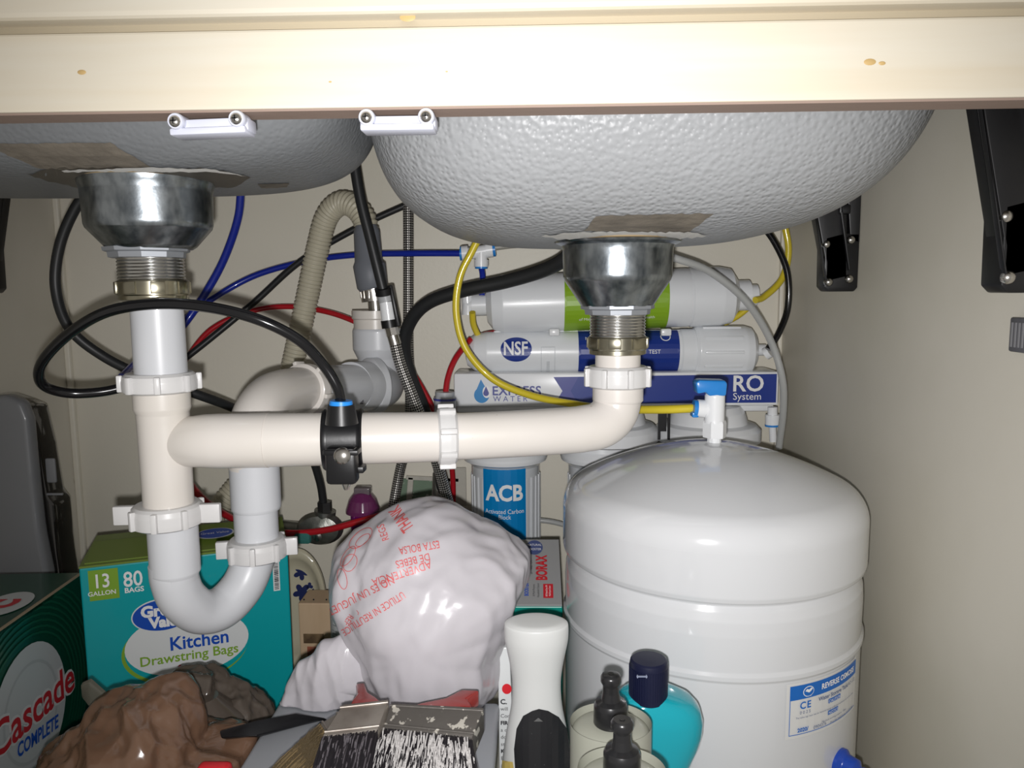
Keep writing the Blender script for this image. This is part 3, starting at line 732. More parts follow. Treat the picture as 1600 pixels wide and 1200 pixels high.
def cu(px, py, off=0.0):     # (u, v) on the tank side under a photo pixel
    d = ray(px, py); o = CAM - Vector((TX, TY, 0)); A = d.x ** 2 + d.y ** 2; B = 2 * (o.x * d.x + o.y * d.y); C_ = o.x ** 2 + o.y ** 2 - (TR - .0025) ** 2
    D = max(0.0, B * B - 4 * A * C_); t = (-B - math.sqrt(D)) / (2 * A); p = CAM + d * t; q = p - Vector((TX, TY, 0))
    return (TR - .0025) * math.atan2(q.x, -q.y), p.z
u0, v0 = cu(1231, 1150); _, v1 = cu(1231, 1073); u1, _ = cu(1333, 1080)
W = u1 - u0; Hh = v1 - v0
LBG = mat('tank_label_film', (.66, .66, .65), .3); TBLUE = mat('label_blue', (.01, .13, .48), .35); TGREY = mat('label_ink', (.05, .09, .22), .5)
lb = shape('tank_label', rect(u0 - .003, v0 - .003, u1 + .002, v1 + .002), TM, LBG, tank, step=.008)
shape('blue_header', rect(u0, v1 - Hh * .29, u1, v1), TM, TBLUE, lb, step=.006, e=.0004)
g = G(); 
for k2 in range(30):
    a_ = u0 + W * k2 / 30; b_ = u0 + W * (k2 + 1) / 30
    g.add([TM(a_, v0, .0005), TM(b_, v0, .0005), TM(b_, v0 + .0006, .0005), TM(a_, v0 + .0006, .0005)], [(0, 1, 2, 3)])
g.add([TM(u0, v0, .0005), TM(u0 + .0006, v0, .0005), TM(u0 + .0006, v1, .0005), TM(u0, v1, .0005)], [(0, 1, 2, 3)])
g.build('label_border', TBLUE, lb, smooth=False)
tx = lambda s_, fu, fv, sz, m_, **k_: text(s_, TM, u0 + W * fu, v0 + Hh * fv, sz * Hh, m_, lb, e=.0009, **k_)
tx('REVERSE OSMOSIS', .64, .86, .155, PWHITE, bold=.0002, sxx=.92)
shape('round_emblem', ell(u0 + W * .20, v1 - Hh * .15, Hh * .13, Hh * .105), TM, PWHITE, lb, e=.0008, step=.003); shape('emblem_centre', ell(u0 + W * .20, v1 - Hh * .15, Hh * .115, Hh * .09), TM, TBLUE, lb, e=.0010, step=.003)
shape('emblem_bird', [(u0 + W * .2 + x * Hh, v1 - Hh * .13 + y * Hh) for x, y in ((-.09, 0), (-.05, .04), (0, .02), (.05, .05), (.09, .03), (.04, -.02), (0, -.04), (-.04, -.02))], TM, PWHITE, lb, e=.0013)
tx('PA-E', .20, .77, .07, PWHITE)
tx('CE', .17, .58, .20, TBLUE, bold=.0002, space=1.2); tx('0 0 2 5', .17, .44, .09, TGREY)
tx('Water Storage Tank', .56, .62, .115, TGREY, bold=.0001); tx('RO-132', .88, .62, .10, TGREY)
shape('blue_tag', rect(u0 + W * .47, v0 + Hh * .45, u0 + W * .66, v0 + Hh * .54), TM, TBLUE, lb, e=.0005, step=.006); tx('CAUTION', .565, .495, .085, PWHITE)
tx('The valve cap must not be removed except authorized technician and service center', .5, .345, .052, TGREY)
shape('blue_tag', rect(u0 + W * .47, v0 + Hh * .21, u0 + W * .63, v0 + Hh * .30), TM, TBLUE, lb, e=.0005, step=.006); tx('NOTICE', .55, .255, .085, PWHITE)
tx('Maximum working pressure : 100psi', .58, .13, .055, TGREY)
tx('2020/', .15, .09, .11, TBLUE, bold=.0002); tx('0904376', .36, .07, .10, TGREY); tx('PA-E USA MADE Korea : 02-1577-5560', .72, .04, .055, TGREY)
BLU = mat('blue_foot_plastic', (.01, .06, .42), .3, coat=.3)
u2, v2 = cu(1312, 1192); pc = TM(u2, v2, .0); nn = (pc - Vector((TX, TY, pc.z))).normalized()
g = G(); lathe(g, pc - nn * .004, [(.013, 0), (.013, .006), (.010, .009), (.009, .018), (.004, .021)], 32, nn, 1, 1); box(g, pc + Vector((.012, -.004, -.014)) , .026, .016, .02, bev=.004)
tag(g.build('air_valve_cap', BLU, tank), 'blue valve cap')
# faint reflected sticker is left to the gloss
# tank valve
tv = empty('tank_valve', Vector((TX, TY, ztop)), 'white push-fit valve with blue lever on top of the tank', 'valve')
xv = 1116; Yv = TY; g = G()
lpx(g, xv, Yv, [(11, 694), (11, 684), (18, 683), (18.5, 680), (18.5, 661), (17, 657), (14, 656)], 6); g.build('hex_base', WPL, tv, ang=20)
g = G(); lpx(g, xv, Yv, [(10.5, 697), (10.5, 680)]); lpx(g, xv, Yv, [(16, 660), (15.5, 655), (15.5, 618), (13, 613), (8, 612)]); 
sweep(g, [P(1116, 640, Yv), P(1086, 638, Yv)], .0068, 20); sweep(g, [P(1101, 639, Yv), P(1089, 638, Yv)], .0085, 20); g.build('valve_body', WPL, tv)
g = G(); sweep(g, [P(1090, 638.5, Yv), P(1083, 638, Yv)], .0082, 20); box(g, P(1085, 647, Yv), .006, .012, .005, bev=.001); g.build('blue_ring', BLUEC, tv)
g = G(); pz = [P(1087, 598, Yv - .009), P(1093, 594, Yv - .009), P(1134, 595, Yv - .009), P(1137, 600, Yv - .009), P(1135, 619, Yv - .009), P(1108, 619, Yv - .009), P(1104, 613, Yv - .009), P(1090, 616, Yv - .009)]
prism(g, pz, Vector((0, .018, 0)), .0018); g.build('lever', BLUEC, tv)
# ------------------------------------------------------------ door catches on the rail
def catch(x0, x1, y0, y1, lab, rot):
    c = P((x0 + x1) / 2, (y0 + y1) / 2, YF + .004)
    t = empty('door_catch', c, lab, 'catch', 'door catches under the rail')
    s = sc(YF); w = (x1 - x0) * s; h = (y1 - y0) * s; M = Matrix.Rotation(rot, 3, 'Y')
    g = G(); box(g, c + Vector((0, .004, -.0005)), w, .014, h * .60, M, .0012); box(g, c + Vector((0, .002, -h * .33)), w * .97, .016, h * .32, M, .001)
    for sg in (-1, 1): lathe(g, c + M @ Vector((sg * w * .39, .0035, h * .12)), [(.0045, 0), (.0045, .010), (.004, .011)], 24, FR); 
    g.build('catch_body', mat('catch_white' + str(x0), (.62, .64, .74), .35), t)
    for sg in (-1, 1):
        g = G(); lathe(g, c + M @ Vector((sg * w * .39, -.006, h * .10)), [(.0034, 0), (.0032, .0018), (.002, .003), (.0005, .0034)], 20, FR); so = g.build('screw', STEEL, t); g = G()
        q = c + M @ Vector((sg * w * .39, -.0095, h * .10)); box(g, q, .0032, .0006, .0006, M); box(g, q, .0006, .0006, .0032, M)
        g.build('screw_slot', BLKP, so, smooth=False)
catch(270, 390, 179, 212, 'left white plastic door catch screwed under the rail', R(-1.5))
catch(565, 680, 175, 206, 'white plastic door catch under the rail near the middle of the sink', R(0))
# ------------------------------------------------------------ corner brackets
def bracket(side, Y, lab):
    X = XR if side > 0 else XL; s = -1 if side > 0 else 1     # s: direction away from wall
    z0 = P(1575 if side > 0 else 0, 457, .55).z
    t = empty('corner_bracket', Vector((X, Y, z0)), lab, 'bracket', 'black plastic sink brackets on the side walls')
    def p(dx, dz): return Vector((X + s * dx, Y - .012, z0 + dz))
    g = G(); prism(g, [p(0.0005, .004), p(.004, 0), p(.030, .0), p(.035, .005), p(.036, .056), p(.020, .060), p(.0005, .060)], Vector((0, .024, 0)), .0015); g.build('wall_block', BLKP, t)
    g = G(); prism(g, [p(.012, .015), p(.034, .010), p(.034, .030), p(.056, .128), p(.086, .26), p(.018, .26), p(.017, .13)], Vector((0, .020, 0)), .001)
    prism(g, [p(.0005, .05), p(.010, .052), p(.018, .13), p(.020, .26), p(.002, .26)], Vector((0, .026, 0)), .001)
    g.build('arm', BLKP, t)
    g = G()
    prism(g, [q + Vector((0, -.004, 0)) for q in (p(.0095, .022), p(.012, .022), p(.055, .26), p(.052, .26))], Vector((0, .006, 0)), .0008)
    prism(g, [q + Vector((0, -.003, 0)) for q in (p(.033, .012), p(.0345, .012), p(.059, .132), p(.088, .26), p(.085, .26))], Vector((0, .006, 0)), .0008)
    prism(g, [q + Vector((0, -.003, 0)) for q in (p(.018, .09), p(.020, .09), p(.022, .26), p(.020, .26))], Vector((0, .006, 0)), .0008)
    box(g, p(.018, .084) + Vector((0, -.001, 0)), .012, .006, .010, bev=.002)
    g.build('ribs', BLKP, t)
    for dx, dz in ((.031, .010), (.010, .013), (.010, .053), (.034, .049)):
        g = G(); lathe(g, p(dx, dz) + Vector((0, .003 if dx == .034 else .001, 0)), [(.0048, 0), (.0046, .002), (.003, .0042), (.0005, .005)], 16, FR); g.build('screw', STEEL, t)
bracket(1, .523, 'nearer large black plastic bracket at the top of the right wall')
bracket(1, .828, 'far black plastic bracket on the right wall beside the sink bowl')
bracket(-1, .885, 'black plastic bracket at the left edge of the picture')
# grey latch on the right wall
lt = empty('wall_latch', PX(1596, 523, XR), 'small grey ridged latch on the right wall', 'latch')
c = PX(1598, 523, XR); g = G(); box(g, c + Vector((-.003, -.004, 0)), .006, .020, .024, bev=.0015)
g.build('latch_body', mat('latch_grey', (.10, .10, .11), .5), lt)
g = G()
for i in range(4): box(g, c + Vector((-.0062, -.010 + i * .004, 0)), .001, .0014, .017)
g.build('ridges', mat('latch_light', (.22, .22, .23), .5), lt, smooth=False)
# wall behind: rough cut opening with board and stubs
op = empty('pipe_cutout', P(672, 775, YB), 'ragged hole cut in the back wall showing green speckled board', 'hole')
g = G(); box(g, P(666, 772, YB - .002), .075, .003, .045); g.build('green_board', mat('green_board', (.17, .24, .17), .8, bump=(150, .5, .002), spots=(90, .62, (.5, .5, .45))), op, smooth=False)
g = G(); 
for (x, y, w_, h_, a_) in ((640, 772, .008, .050, .1), (712, 760, .030, .055, 0), (676, 748, .075, .006, .05), (676, 800, .08, .006, -.05)): box(g, P(x, y, YB - .004), w_, .004, h_, Matrix.Rotation(a_, 3, 'Y'), .0008)
g.build('plaster_edge', mat('plaster_edge', (.50, .48, .42), .8, bump=(90, .6, .003)), op, smooth=False)
CHR = mat('worn_chrome', (.32, .32, .30), .35, metal=.9, var=(60, (.14, .15, .13), .8), bump=(120, .4, .001))
# shutoff valves
v1_ = empty('shutoff_valve', P(503, 825, .99), 'tarnished metal shutoff valve below the grey supply hose', 'valve')
g = G(); lathe(g, P(500, 826, .975), [(.010, -.012), (.022, -.008), (.026, 0), (.022, .008), (.008, .012), (.004, .014)], 28, FR, 1.2, .85)
sweep(g, [P(440, 822, 1.03), P(480, 826, .99)], .0085, 18); sweep(g, [P(508, 798, .98), P(506, 815, .98)], .014, 18); g.build('valve_body', CHR, v1_)
g = G(); sweep(g, [P(507, 784, .98), P(508, 803, .98)], .0095, 6); g.build('hex_nut', mat('dark_hex', (.06, .06, .06), .35, metal=.7), v1_, ang=20)
g = G(); box(g, P(473, 840, .955), .022, .01, .016, bev=.004); tag(g.build('corrosion', mat('verdigris', (.03, .16, .14), .8, bump=(200, .6, .002)), v1_), 'green corroded patch')
g = G(); lathe(g, P(496, 838, .96), [(.006, 0), (.006, .002), (.002, .003)], 16, FR); g.build('stem_screw', STEEL, v1_)
v2_ = empty('angle_valve', P(662, 800, .99), 'small metal angle valve with red round cap behind the white bag', 'valve')
g = G(); sweep(g, [P(625, 806, .98), P(640, 796, .98), P(665, 790, .98), P(700, 796, .98)], .010, 18); sweep(g, [P(686, 740, .99), P(684, 792, .985)], .0085, 14); g.build('valve_body', CHR, v2_)
g = G(); lathe(g, P(668, 797, .955), [(.010, -.012), (.013, -.006), (.0135, .004), (.010, .008), (.003, .009)], 28, FR); tag(g.build('red_cap', PRED, v2_), 'red cap')
g = G(); sweep(g, [P(623, 798, .965), P(627, 796, .965)], .010, 14); g.build('blue_ring', PBLUE, v2_)
# ------------------------------------------------------------ cartons on the left
class Face:
    """plane frame of a box side: origin, horizontal direction, up; uv from photo pixels"""
    def __init__(s, o, d): s.o = o; s.d = d.normalized(); s.n = s.d.cross(UP)
    def uv(s, px, py):
        p = on_plane(px, py, s.o, s.n) - s.o; return p.dot(s.d), p.z
    def map(s, off=.0006): return lambda u, v, e=0: s.o + s.d * u + UP * v + s.n * (off + e)
def hz(px, py, z):
    d = ray(px, py); return CAM + d * ((z - ZC) / d.z)
# trash bag carton
hT = .232
TL, TRr = hz(123, 886, hT), hz(449, 849, hT)
d = (TRr - TL); d.z = 0; Wd = d.length; d.normalize(); back = Vector((-d.y, d.x, 0))
dep = .105
bx = empty('trash_bag_carton', TL * 1 - Vector((0, 0, TL.z)), 'teal carton of kitchen drawstring bags with green top behind the trap', 'box')
TEAL = mat('teal_card', (.0, .33, .36), .38, coat=.15, bump=(30, .15, .002)); GRN = mat('green_card', (.15, .22, .03), .45, coat=.1)
base = Vector((TL.x, TL.y, 0))
g = G(); prism(g, [base + UP * .001, base + d * Wd + UP * .001, base + d * Wd + UP * (hT - .002), base + UP * (hT - .002)], back * dep, .0015); g.build('carton_body', TEAL, bx, smooth=False)
g = G(); hb = hT + .001
mid = .05
prism(g, [base + UP * (hT - .002) , base + d * Wd + UP * (hT - .002), base + d * Wd + UP * (hT), base + UP * hT], back * dep, .0)
top = g.build('top_flaps', GRN, bx, smooth=False)
g = G(); prism(g, [base + d * .004 + back * .006 + UP * hT, base + d * (Wd - .004) + back * .006 + UP * hT, base + d * (Wd - .004) + back * (dep * .62) + UP * (hT + .004), base + d * .004 + back * (dep * .62) + UP * (hT + .004)], UP * .0012)
g.build('loose_flap', GRN, bx, smooth=False)
Fb = Face(base, d); FM = Fb.map()
def fp_(px, py): return Fb.uv(px, py)
def ftext(s_, px, py, hpx, m, bold=0.0004, **k_):
    u, v = fp_(px, py); _, va = fp_(px, py - hpx / 2); _, vb = fp_(px, py + hpx / 2)
    return text(s_, FM, u, v, (va - vb) * 1.38, m, bx, bold=bold, **k_)
LGRN = mat('lime_print', (.20, .36, .03), .4); PAPER = mat('paper_white', (.66, .68, .68), .4); CB = mat('cobalt_print', (.01, .07, .42), .35)
q = [fp_(*p_) for p_ in ((137, 892), (184, 888), (184, 934), (137, 937))]
shape('gallon_square', rect(q[0][0], q[2][1], q[1][0], q[0][1]), FM, LGRN, bx)
ftext('13', 159, 908, 22, PWHITE, .0003, e=.001, sxx=.8); ftext('GALLON', 160, 926, 7, PWHITE, .0001, e=.001)
ftext('80', 208, 905, 24, PWHITE, .0003, sxx=.82); ftext('BAGS', 210, 921, 8, PWHITE, .0002)
def fell(px, py, rx, ry):
    u, v = fp_(px, py); u2, _ = fp_(px + rx, py); _, v2 = fp_(px, py - ry); return ell(u, v, abs(u2 - u), abs(v2 - v), 48)
shape('lime_oval', fell(291, 1013, 97, 56), FM, LGRN, bx)
shape('teal_oval', fell(294, 1010, 95, 54), FM, TEAL, bx, e=.0003)
shape('white_oval', fell(294, 1004, 95, 50), FM, PAPER, bx, e=.0006)
shape('logo_rim', fell(254, 960, 48, 26), FM, PAPER, bx, e=.0008)
shape('logo_oval', fell(254, 960, 46, 24), FM, CB, bx, e=.0011)
ftext('Great', 252, 953, 17, PWHITE, .0008, e=.0015); ftext('Value', 262, 970, 16, PWHITE, .0008, e=.0015)
ftext('Kitchen', 312, 1000, 21, CB, .0004, e=.001, sxx=.92); ftext('Drawstring Bags', 297, 1023, 15, LGRN, .0002, e=.001, sxx=1.0)
def ribbon(name, pts, w, m, parent, f, e=.0009):
    g = G(); vs = []
    for i, p_ in enumerate(pts):
        a_ = Vector(pts[max(i - 1, 0)]); b_ = Vector(pts[min(i + 1, len(pts) - 1)]); t_ = (b_ - a_).normalized(); n_ = Vector((-t_.y, t_.x)) * w / 2
        vs += [f(p_[0] + n_.x, p_[1] + n_.y, e), f(p_[0] - n_.x, p_[1] - n_.y, e)]
    g.add(vs, [(2 * i, 2 * i + 1, 2 * i + 3, 2 * i + 2) for i in range(len(pts) - 1)]); return g.build(name, m, parent, smooth=False)
for cx, sg in ((287, -1), (316, 1)):
    ribbon('red_loop', [fp_(cx + 5 * math.sin(t * .5) * sg + sg * 2, 1053 - 14 * math.sin(t * .33) + (t - 5) * .3) for t in range(10)], .0016, PRED, bx, FM)
q0 = fp_(425, 868); q1 = fp_(438, 922)
shape('barcode_panel', rect(q0[0], q1[1], q1[0], q0[1]), FM, PAPER, bx)
g = G(); v = q1[1] + .002
while v < q0[1] - .001:
    w_ = random.choice((.0006, .0009, .0014)); g.add([FM(q0[0] + .0012, v, .0006), FM(q1[0] - .0012, v, .0006), FM(q1[0] - .0012, v + w_, .0006), FM(q0[0] + .0012, v + w_, .0006)], [(0, 1, 2, 3)]); v += w_ + random.choice((.0006, .001))
g.build('barcode', PBLACK, bx, smooth=False)
TF = lambda u, v, e=0: base + d * u + back * v + UP * (hT + .0065 + e)
shape('top_logo_rim', ell(Wd * .63, dep * .42, .020, .019), TF, PAPER, bx); shape('top_logo', ell(Wd * .63, dep * .42, .018, .017), TF, CB, bx, e=.0003)
text('Great Value', TF, Wd * .63, dep * .42, .010, PWHITE, bx, e=.0006, sxx=.6)
# dishwasher pack carton
hC = .205
A, B = hz(0, 985, hC), hz(126, 897, hC)
dd = (B - A); dd.z = 0; dd.normalize()
FA = A - dd * .22; far = B + dd * .005; FA.z = far.z = 0
side = Vector((-dd.y, dd.x, 0)) * 1
cb = empty('detergent_carton', (FA + far) / 2, 'dark green dishwasher detergent carton with white circle, against the left wall', 'box')
DG = mat('dark_green_card', (.004, .055, .030), .3, coat=.3, var=(5, (.003, .035, .02), .6)); TAN = mat('card_edge', (.36, .28, .19), .8)
wC = .092
g = G(); prism(g, [FA + UP * .001, far + UP * .001, far + UP * hC, FA + UP * hC], side * wC, .001); g.build('carton_body', DG, cb, smooth=False)
g = G(); prism(g, [FA + UP * (hC - .001), far + UP * (hC - .001), far + UP * (hC + .0008), FA + UP * (hC + .0008)], side * .002); tag(g.build('torn_edge', TAN, cb, smooth=False), 'bare tan card edge')
Fc = Face(FA, dd); CM = Fc.map()
u_, v_ = Fc.uv(48, 1112); _, vt = Fc.uv(48, 1004); rc = vt - v_
RING = mat('ring_green', (.008, .085, .045), .3, coat=.3)
for i in range(9):
    rr = rc * (1.12 + .09 * i)
    ribbon('green_ring', [(u_ + rr * 1.0 * math.cos(t / 40 * 6.2832), min(hC - .002, v_ + rr * math.sin(t / 40 * 6.2832))) for t in range(-4, 19)], .0022, RING, cb, CM, .0004)
DISC = mat('disc_grey', (.52, .54, .55), .4)
uR = Fc.uv(103, 1090)[0] - u_
shape('white_disc', ell(u_, v_, uR * 1.0, rc), CM, DISC, cb, e=.0004)
ribbon('disc_ring', [(u_ + uR * .72 * math.cos(t / 40 * 6.2832), v_ + rc * .72 * math.sin(t / 40 * 6.2832)) for t in range(41)], .003, mat('disc_ring', (.44, .46, .47), .4), cb, CM, .0008)
q0 = Fc.uv(-8, 1160); q1 = Fc.uv(104, 1062); Lw = q1[0] - q0[0]
vs, fs = text2d('Cascade', 1, 0, 0); wd = max(p_.x for p_ in vs) - min(p_.x for p_ in vs); zz = Lw * 1.16 / wd
rt = math.atan2(q1[1] - q0[1], q1[0] - q0[0])
_, a1_ = Fc.uv(50, 1075); _, a2_ = Fc.uv(50, 1135)
zz = (a1_ - a2_) * 1.22; sx_ = Lw * 1.14 / (wd * zz)
mu = (q0[0] + q1[0]) / 2; mv = (q0[1] + q1[1]) / 2
CRED = mat('wordmark_red', (.50, .02, .03), .35)
text('Cascade', CM, mu, mv, zz, PAPER, cb, bold=.0030, rot=rt, sxx=sx_, e=.0014, name='lettering_outline')
text('Cascade', CM, mu, mv, zz, CRED, cb, bold=.0008, rot=rt, sxx=sx_, e=.0022)
q0 = Fc.uv(24, 1175); q1 = Fc.uv(88, 1127); vs, fs = text2d('COMPLETE', 1); wd = max(p_.x for p_ in vs) - min(p_.x for p_ in vs)
_, a1_ = Fc.uv(55, 1135); _, a2_ = Fc.uv(55, 1157); zz = (a1_ - a2_) * 1.4
text('COMPLETE', CM, (q0[0] + q1[0]) / 2, (q0[1] + q1[1]) / 2, zz, CB, cb, bold=.0005, rot=math.atan2(q1[1] - q0[1], q1[0] - q0[0]), sxx=(q1[0] - q0[0]) / (wd * zz), e=.0014)
CT = lambda u, v, e=0: FA + dd * u + side * v + UP * (hC + .0008 + e)
pl = hz(8, 945, hC) - FA; shape('top_disc', ell(pl.dot(dd), pl.dot(side), .03, .022), CT, DISC, cb); text('C', CT, pl.dot(dd), pl.dot(side), .03, CRED, cb, bold=.002)
# wall dispenser standing at the left
dp = empty('soap_dispenser', P(60, 900, .93), 'grey and glossy black dispenser standing against the left wall', 'dispenser')
Yd = .925; pz = lambda x, y, Y=Yd: P(x, y, Y)
GP = mat('satin_grey_plastic', (.20, .205, .215), .3, coat=.2); BG = mat('glossy_black', (.012, .011, .010), .07, coat=1)
zf_ = .002
def colp(pts, zbot=None): return pts
sil = [pz(-40, 640), pz(-10, 612), pz(30, 612), pz(58, 622), pz(76, 630), pz(90, 690), pz(102, 762), pz(112, 775), pz(118, 850), pz(126, 905), Vector((pz(140, 905).x, Yd, zf_)), Vector((pz(-40, 905).x, Yd, zf_))]
sil = [Vector((max(p_.x, XL + .002), p_.y, p_.z)) for p_ in sil]
g = G(); prism(g, sil, Vector((0, -.036, 0)), .004, 2); g.build('black_body', BG, dp, ang=35)
s2 = [pz(-60, 635, Yd - .055), pz(-30, 620, Yd - .055), pz(8, 617, Yd - .055), pz(32, 628, Yd - .055), pz(42, 655, Yd - .055), pz(50, 740, Yd - .055), pz(60, 830, Yd - .055), pz(74, 900, Yd - .055)]
s2 = [Vector((max(p_.x, XL + .001), p_.y, p_.z)) for p_ in s2] + [Vector((pz(95, 905).x, Yd - .055, zf_)), Vector((XL + .001, Yd - .055, zf_))]
s2 = [s2[i] for i in range(len(s2)) if i == 0 or (s2[i] - s2[i - 1]).length > .002]
g = G(); prism(g, s2, Vector((0, .020, 0)), .006, 3); tag(g.build('grey_cover', GP, dp, ang=40), 'grey front cover')
g = G(); box(g, P(80, 735, Yd - .037), .012, .003, .030, bev=.002); box(g, P(86, 772, Yd - .037), .02, .003, .003, bev=.001); g.build('side_slots', GP, dp)
# ------------------------------------------------------------ behind: platter, wooden box, tin, purple bottle
pt = empty('platter', P(470, 930, 1.0), 'cream oval platter with blue flowers leaning against the back wall', 'platter')
CER = mat('cream_glaze', (.58, .54, .40), .2, coat=.6, spots=(40, .78, (.3, .2, .1))); nrm = Vector((.12, -1, .22)).normalized()
xx, yy = frame(nrm)
c = P(462, 945, .985); rs = sc(.985); g = G()
vs = []; fs = []; rings = [(0.0, 0), (.55, 0), (.70, .003), (.80, .012), (.86, .016), (.96, .017), (1.0, .014), (.98, .010), (.8, -.002), (.5, -.008), (0, -.008)]
ux = Vector((1, 0, 0)); ux = (ux - nrm * ux.dot(nrm)).normalized(); uy = nrm.cross(ux); uy = uy if uy.z > 0 else -uy
for (q_, h_) in rings:
    for i in range(64):
        t = i / 64 * 6.28318; vs.append(c + ux * (53 * rs * q_ * math.cos(t)) + uy * (94 * rs * q_ * math.sin(t)) + nrm * h_)
for j in range(len(rings) - 1):
    for i in range(64): fs.append((j * 64 + i, j * 64 + (i + 1) % 64, (j + 1) * 64 + (i + 1) % 64, (j + 1) * 64 + i))
g.add(vs, fs); g.build('dish', CER, pt, ang=60)
FLB = mat('flower_blue', (.005, .012, .09), .3, coat=.5); DF = lambda u, v, e=0: c + ux * u + uy * v + nrm * (.0012 + e)
def leafy(cx, cy, r_, n, ph):
    o = []
    for i in range(n * 8):
        t = i / (n * 8) * 6.28318; rr = r_ * (.45 + .55 * abs(math.cos(n * t / 2 + ph))); o.append((cx + rr * math.cos(t), cy + rr * math.sin(t)))
    return o
g = G()
for (x, y, r_, n, ph) in ((470, 893, 13, 5, .4), (476, 884, 7, 3, 1), (472, 925, 15, 5, .9), (490, 928, 9, 4, .2), (484, 915, 6, 3, .7)):
    v_, f_ = tri_poly(leafy((x - 462) * rs, (945 - y) * rs, r_ * rs, n, ph)); g.add([DF(p_.x, p_.y) for p_ in v_], [tuple(t_) for t_ in f_])
g.build('blue_flowers', FLB, pt, smooth=False)
wb = empty('wooden_box', P(490, 1000, .93), 'small pale wooden box with burnt stamp in front of the platter', 'box')
WOOD = mat('pale_wood', (.66, .48, .31), .6, var=(9, (.55, .38, .23), .6, (6, 1, 1)), spots=(50, .77, (.2, .1, .05)))
g = G(); w_l, w_r, wt_ = P(464, 930, .92).x, P(514, 930, .92).x, P(490, 944, .92).z
box(g, Vector(((w_l + w_r) / 2, .945, wt_ / 2 + .001)), w_r - w_l, .045, wt_ - .002, bev=.0015); g.build('box_body', WOOD, wb, smooth=False)
WF = flat(Vector((w_l, .9225, 0)), Vector((1, 0, 0)), UP, .0004); zz1 = P(490, 990, .92).z
def stamp(px0, py0, px1, py1): return rect(P(px0, py0, .9225).x - w_l, P(px0, py1, .9225).z, P(px1, py0, .9225).x - w_l, P(px0, py0, .9225).z)
shape('burnt_stamp', stamp(474, 990, 506, 1005), WF, mat('burnt', (.10, .06, .03), .7, var=(60, (.3, .2, .1), 1)), wb)
shape('red_stamp', stamp(480, 1010, 512, 1030), WF, mat('rust_print', (.35, .08, .04), .6, var=(60, (.5, .3, .2), 1)), wb)
g = G()
for x in (475, 490, 510): lathe(g, P(x, 937, .9225), [(.0012, 0), (.0010, .0004)], 8, FR)
g.build('nail_heads', PBLACK, wb)
tn = empty('label_tin', P(540, 980, .90), 'white tin with lettered banner half hidden behind the white bag', 'tin')
g = G(); tx_, tz_ = P(560, 960, .87).x, P(556, 905, .87).z; lathe(g, Vector((tx_, .87, 0)), [(.02, .001), (.032, .001), (.033, .004), (.033, tz_ - .006), (.030, tz_), (.01, tz_ + .001)], 48); g.build('tin_body', mat('tin_white', (.62, .63, .62), .35), tn)
NM = cylmap(Vector((tx_, .87, 0)), .033, UP, FR); zz2 = P(535, 973, .84).z
shape('banner', rect(-.028, zz2 - .006, .004, zz2 + .006), NM, PBLACK, tn, step=.004); shape('banner_face', rect(-.0272, zz2 - .0052, .004, zz2 + .0052), NM, PAPER, tn, step=.004, e=.0003)
text('MIX', NM, -.014, zz2, .011, PBLACK, tn, e=.0008)
for i in range(9): text('mix well', NM, -.024, zz2 - .012 - i * .0035, .0028, PBLACK, tn, name='small_print')
pb = empty('purple_bottle', P(567, 830, .99), 'purple liquid bottle with clear flip cap by the back wall', 'bottle')
PUR = mat('purple_liquid', (.16, .005, .13), .1, coat=.6); CLP = mat('smoky_clear', (.20, .17, .18), .12, coat=.5, alpha=.75)
bxc = P(567, 800, .99); zt_ = P(567, 800, .99).z; g = G()
lathe(g, Vector((bxc.x, .99, 0)), [(.015, .001), (.032, .002), (.034, .01), (.034, zt_ - .07), (.024, zt_ - .045), (.0165, zt_ - .03), (.0165, zt_ - .002), (.015, zt_)], 40, UP, 1, .8); g.build('bottle_body', PUR, pb)
g = G(); lpx(g, 567, .99, [(27, 800), (27, 795), (22, 780), (14, 770), (10, 768)]); g.build('skirt', mat('purple_skirt', (.17, .03, .12), .15, coat=.6, alpha=.85), pb)
g = G(); box(g, P(567, 776, .99), .021, .016, .020, bev=.002); g.build('spout', PUR, pb)
g = G(); box(g, P(567, 766, .99), .0215, .017, .010, bev=.002); g.build('flip_cap', CLP, pb)
# borax carton
bo = empty('borax_carton', P(838, 900, .80), 'grey laundry booster carton with red lettering and teal band between bag and tank', 'box')
hB = .30
BW = .060; z1 = P(842, 945, .73).z; Yb_ = .735; xa, xb_ = P(786, 948, Yb_).x, P(879, 948, Yb_).x
GREYC = mat('silver_card', (.34, .34, .34), .4, metal=.2); TG = mat('teal_green_card', (.0, .26, .20), .35)
ztopB = P(840, 843, Yb_ + .075).z; zlow = P(840, 948, Yb_).z
g = G(); prism(g, [Vector((xa, Yb_, .001)), Vector((xb_, Yb_, .001)), Vector((xb_, Yb_, zlow)), Vector((xa, Yb_, zlow))], Vector((0, .09, 0)), .001); g.build('teal_body', TG, bo, smooth=False)
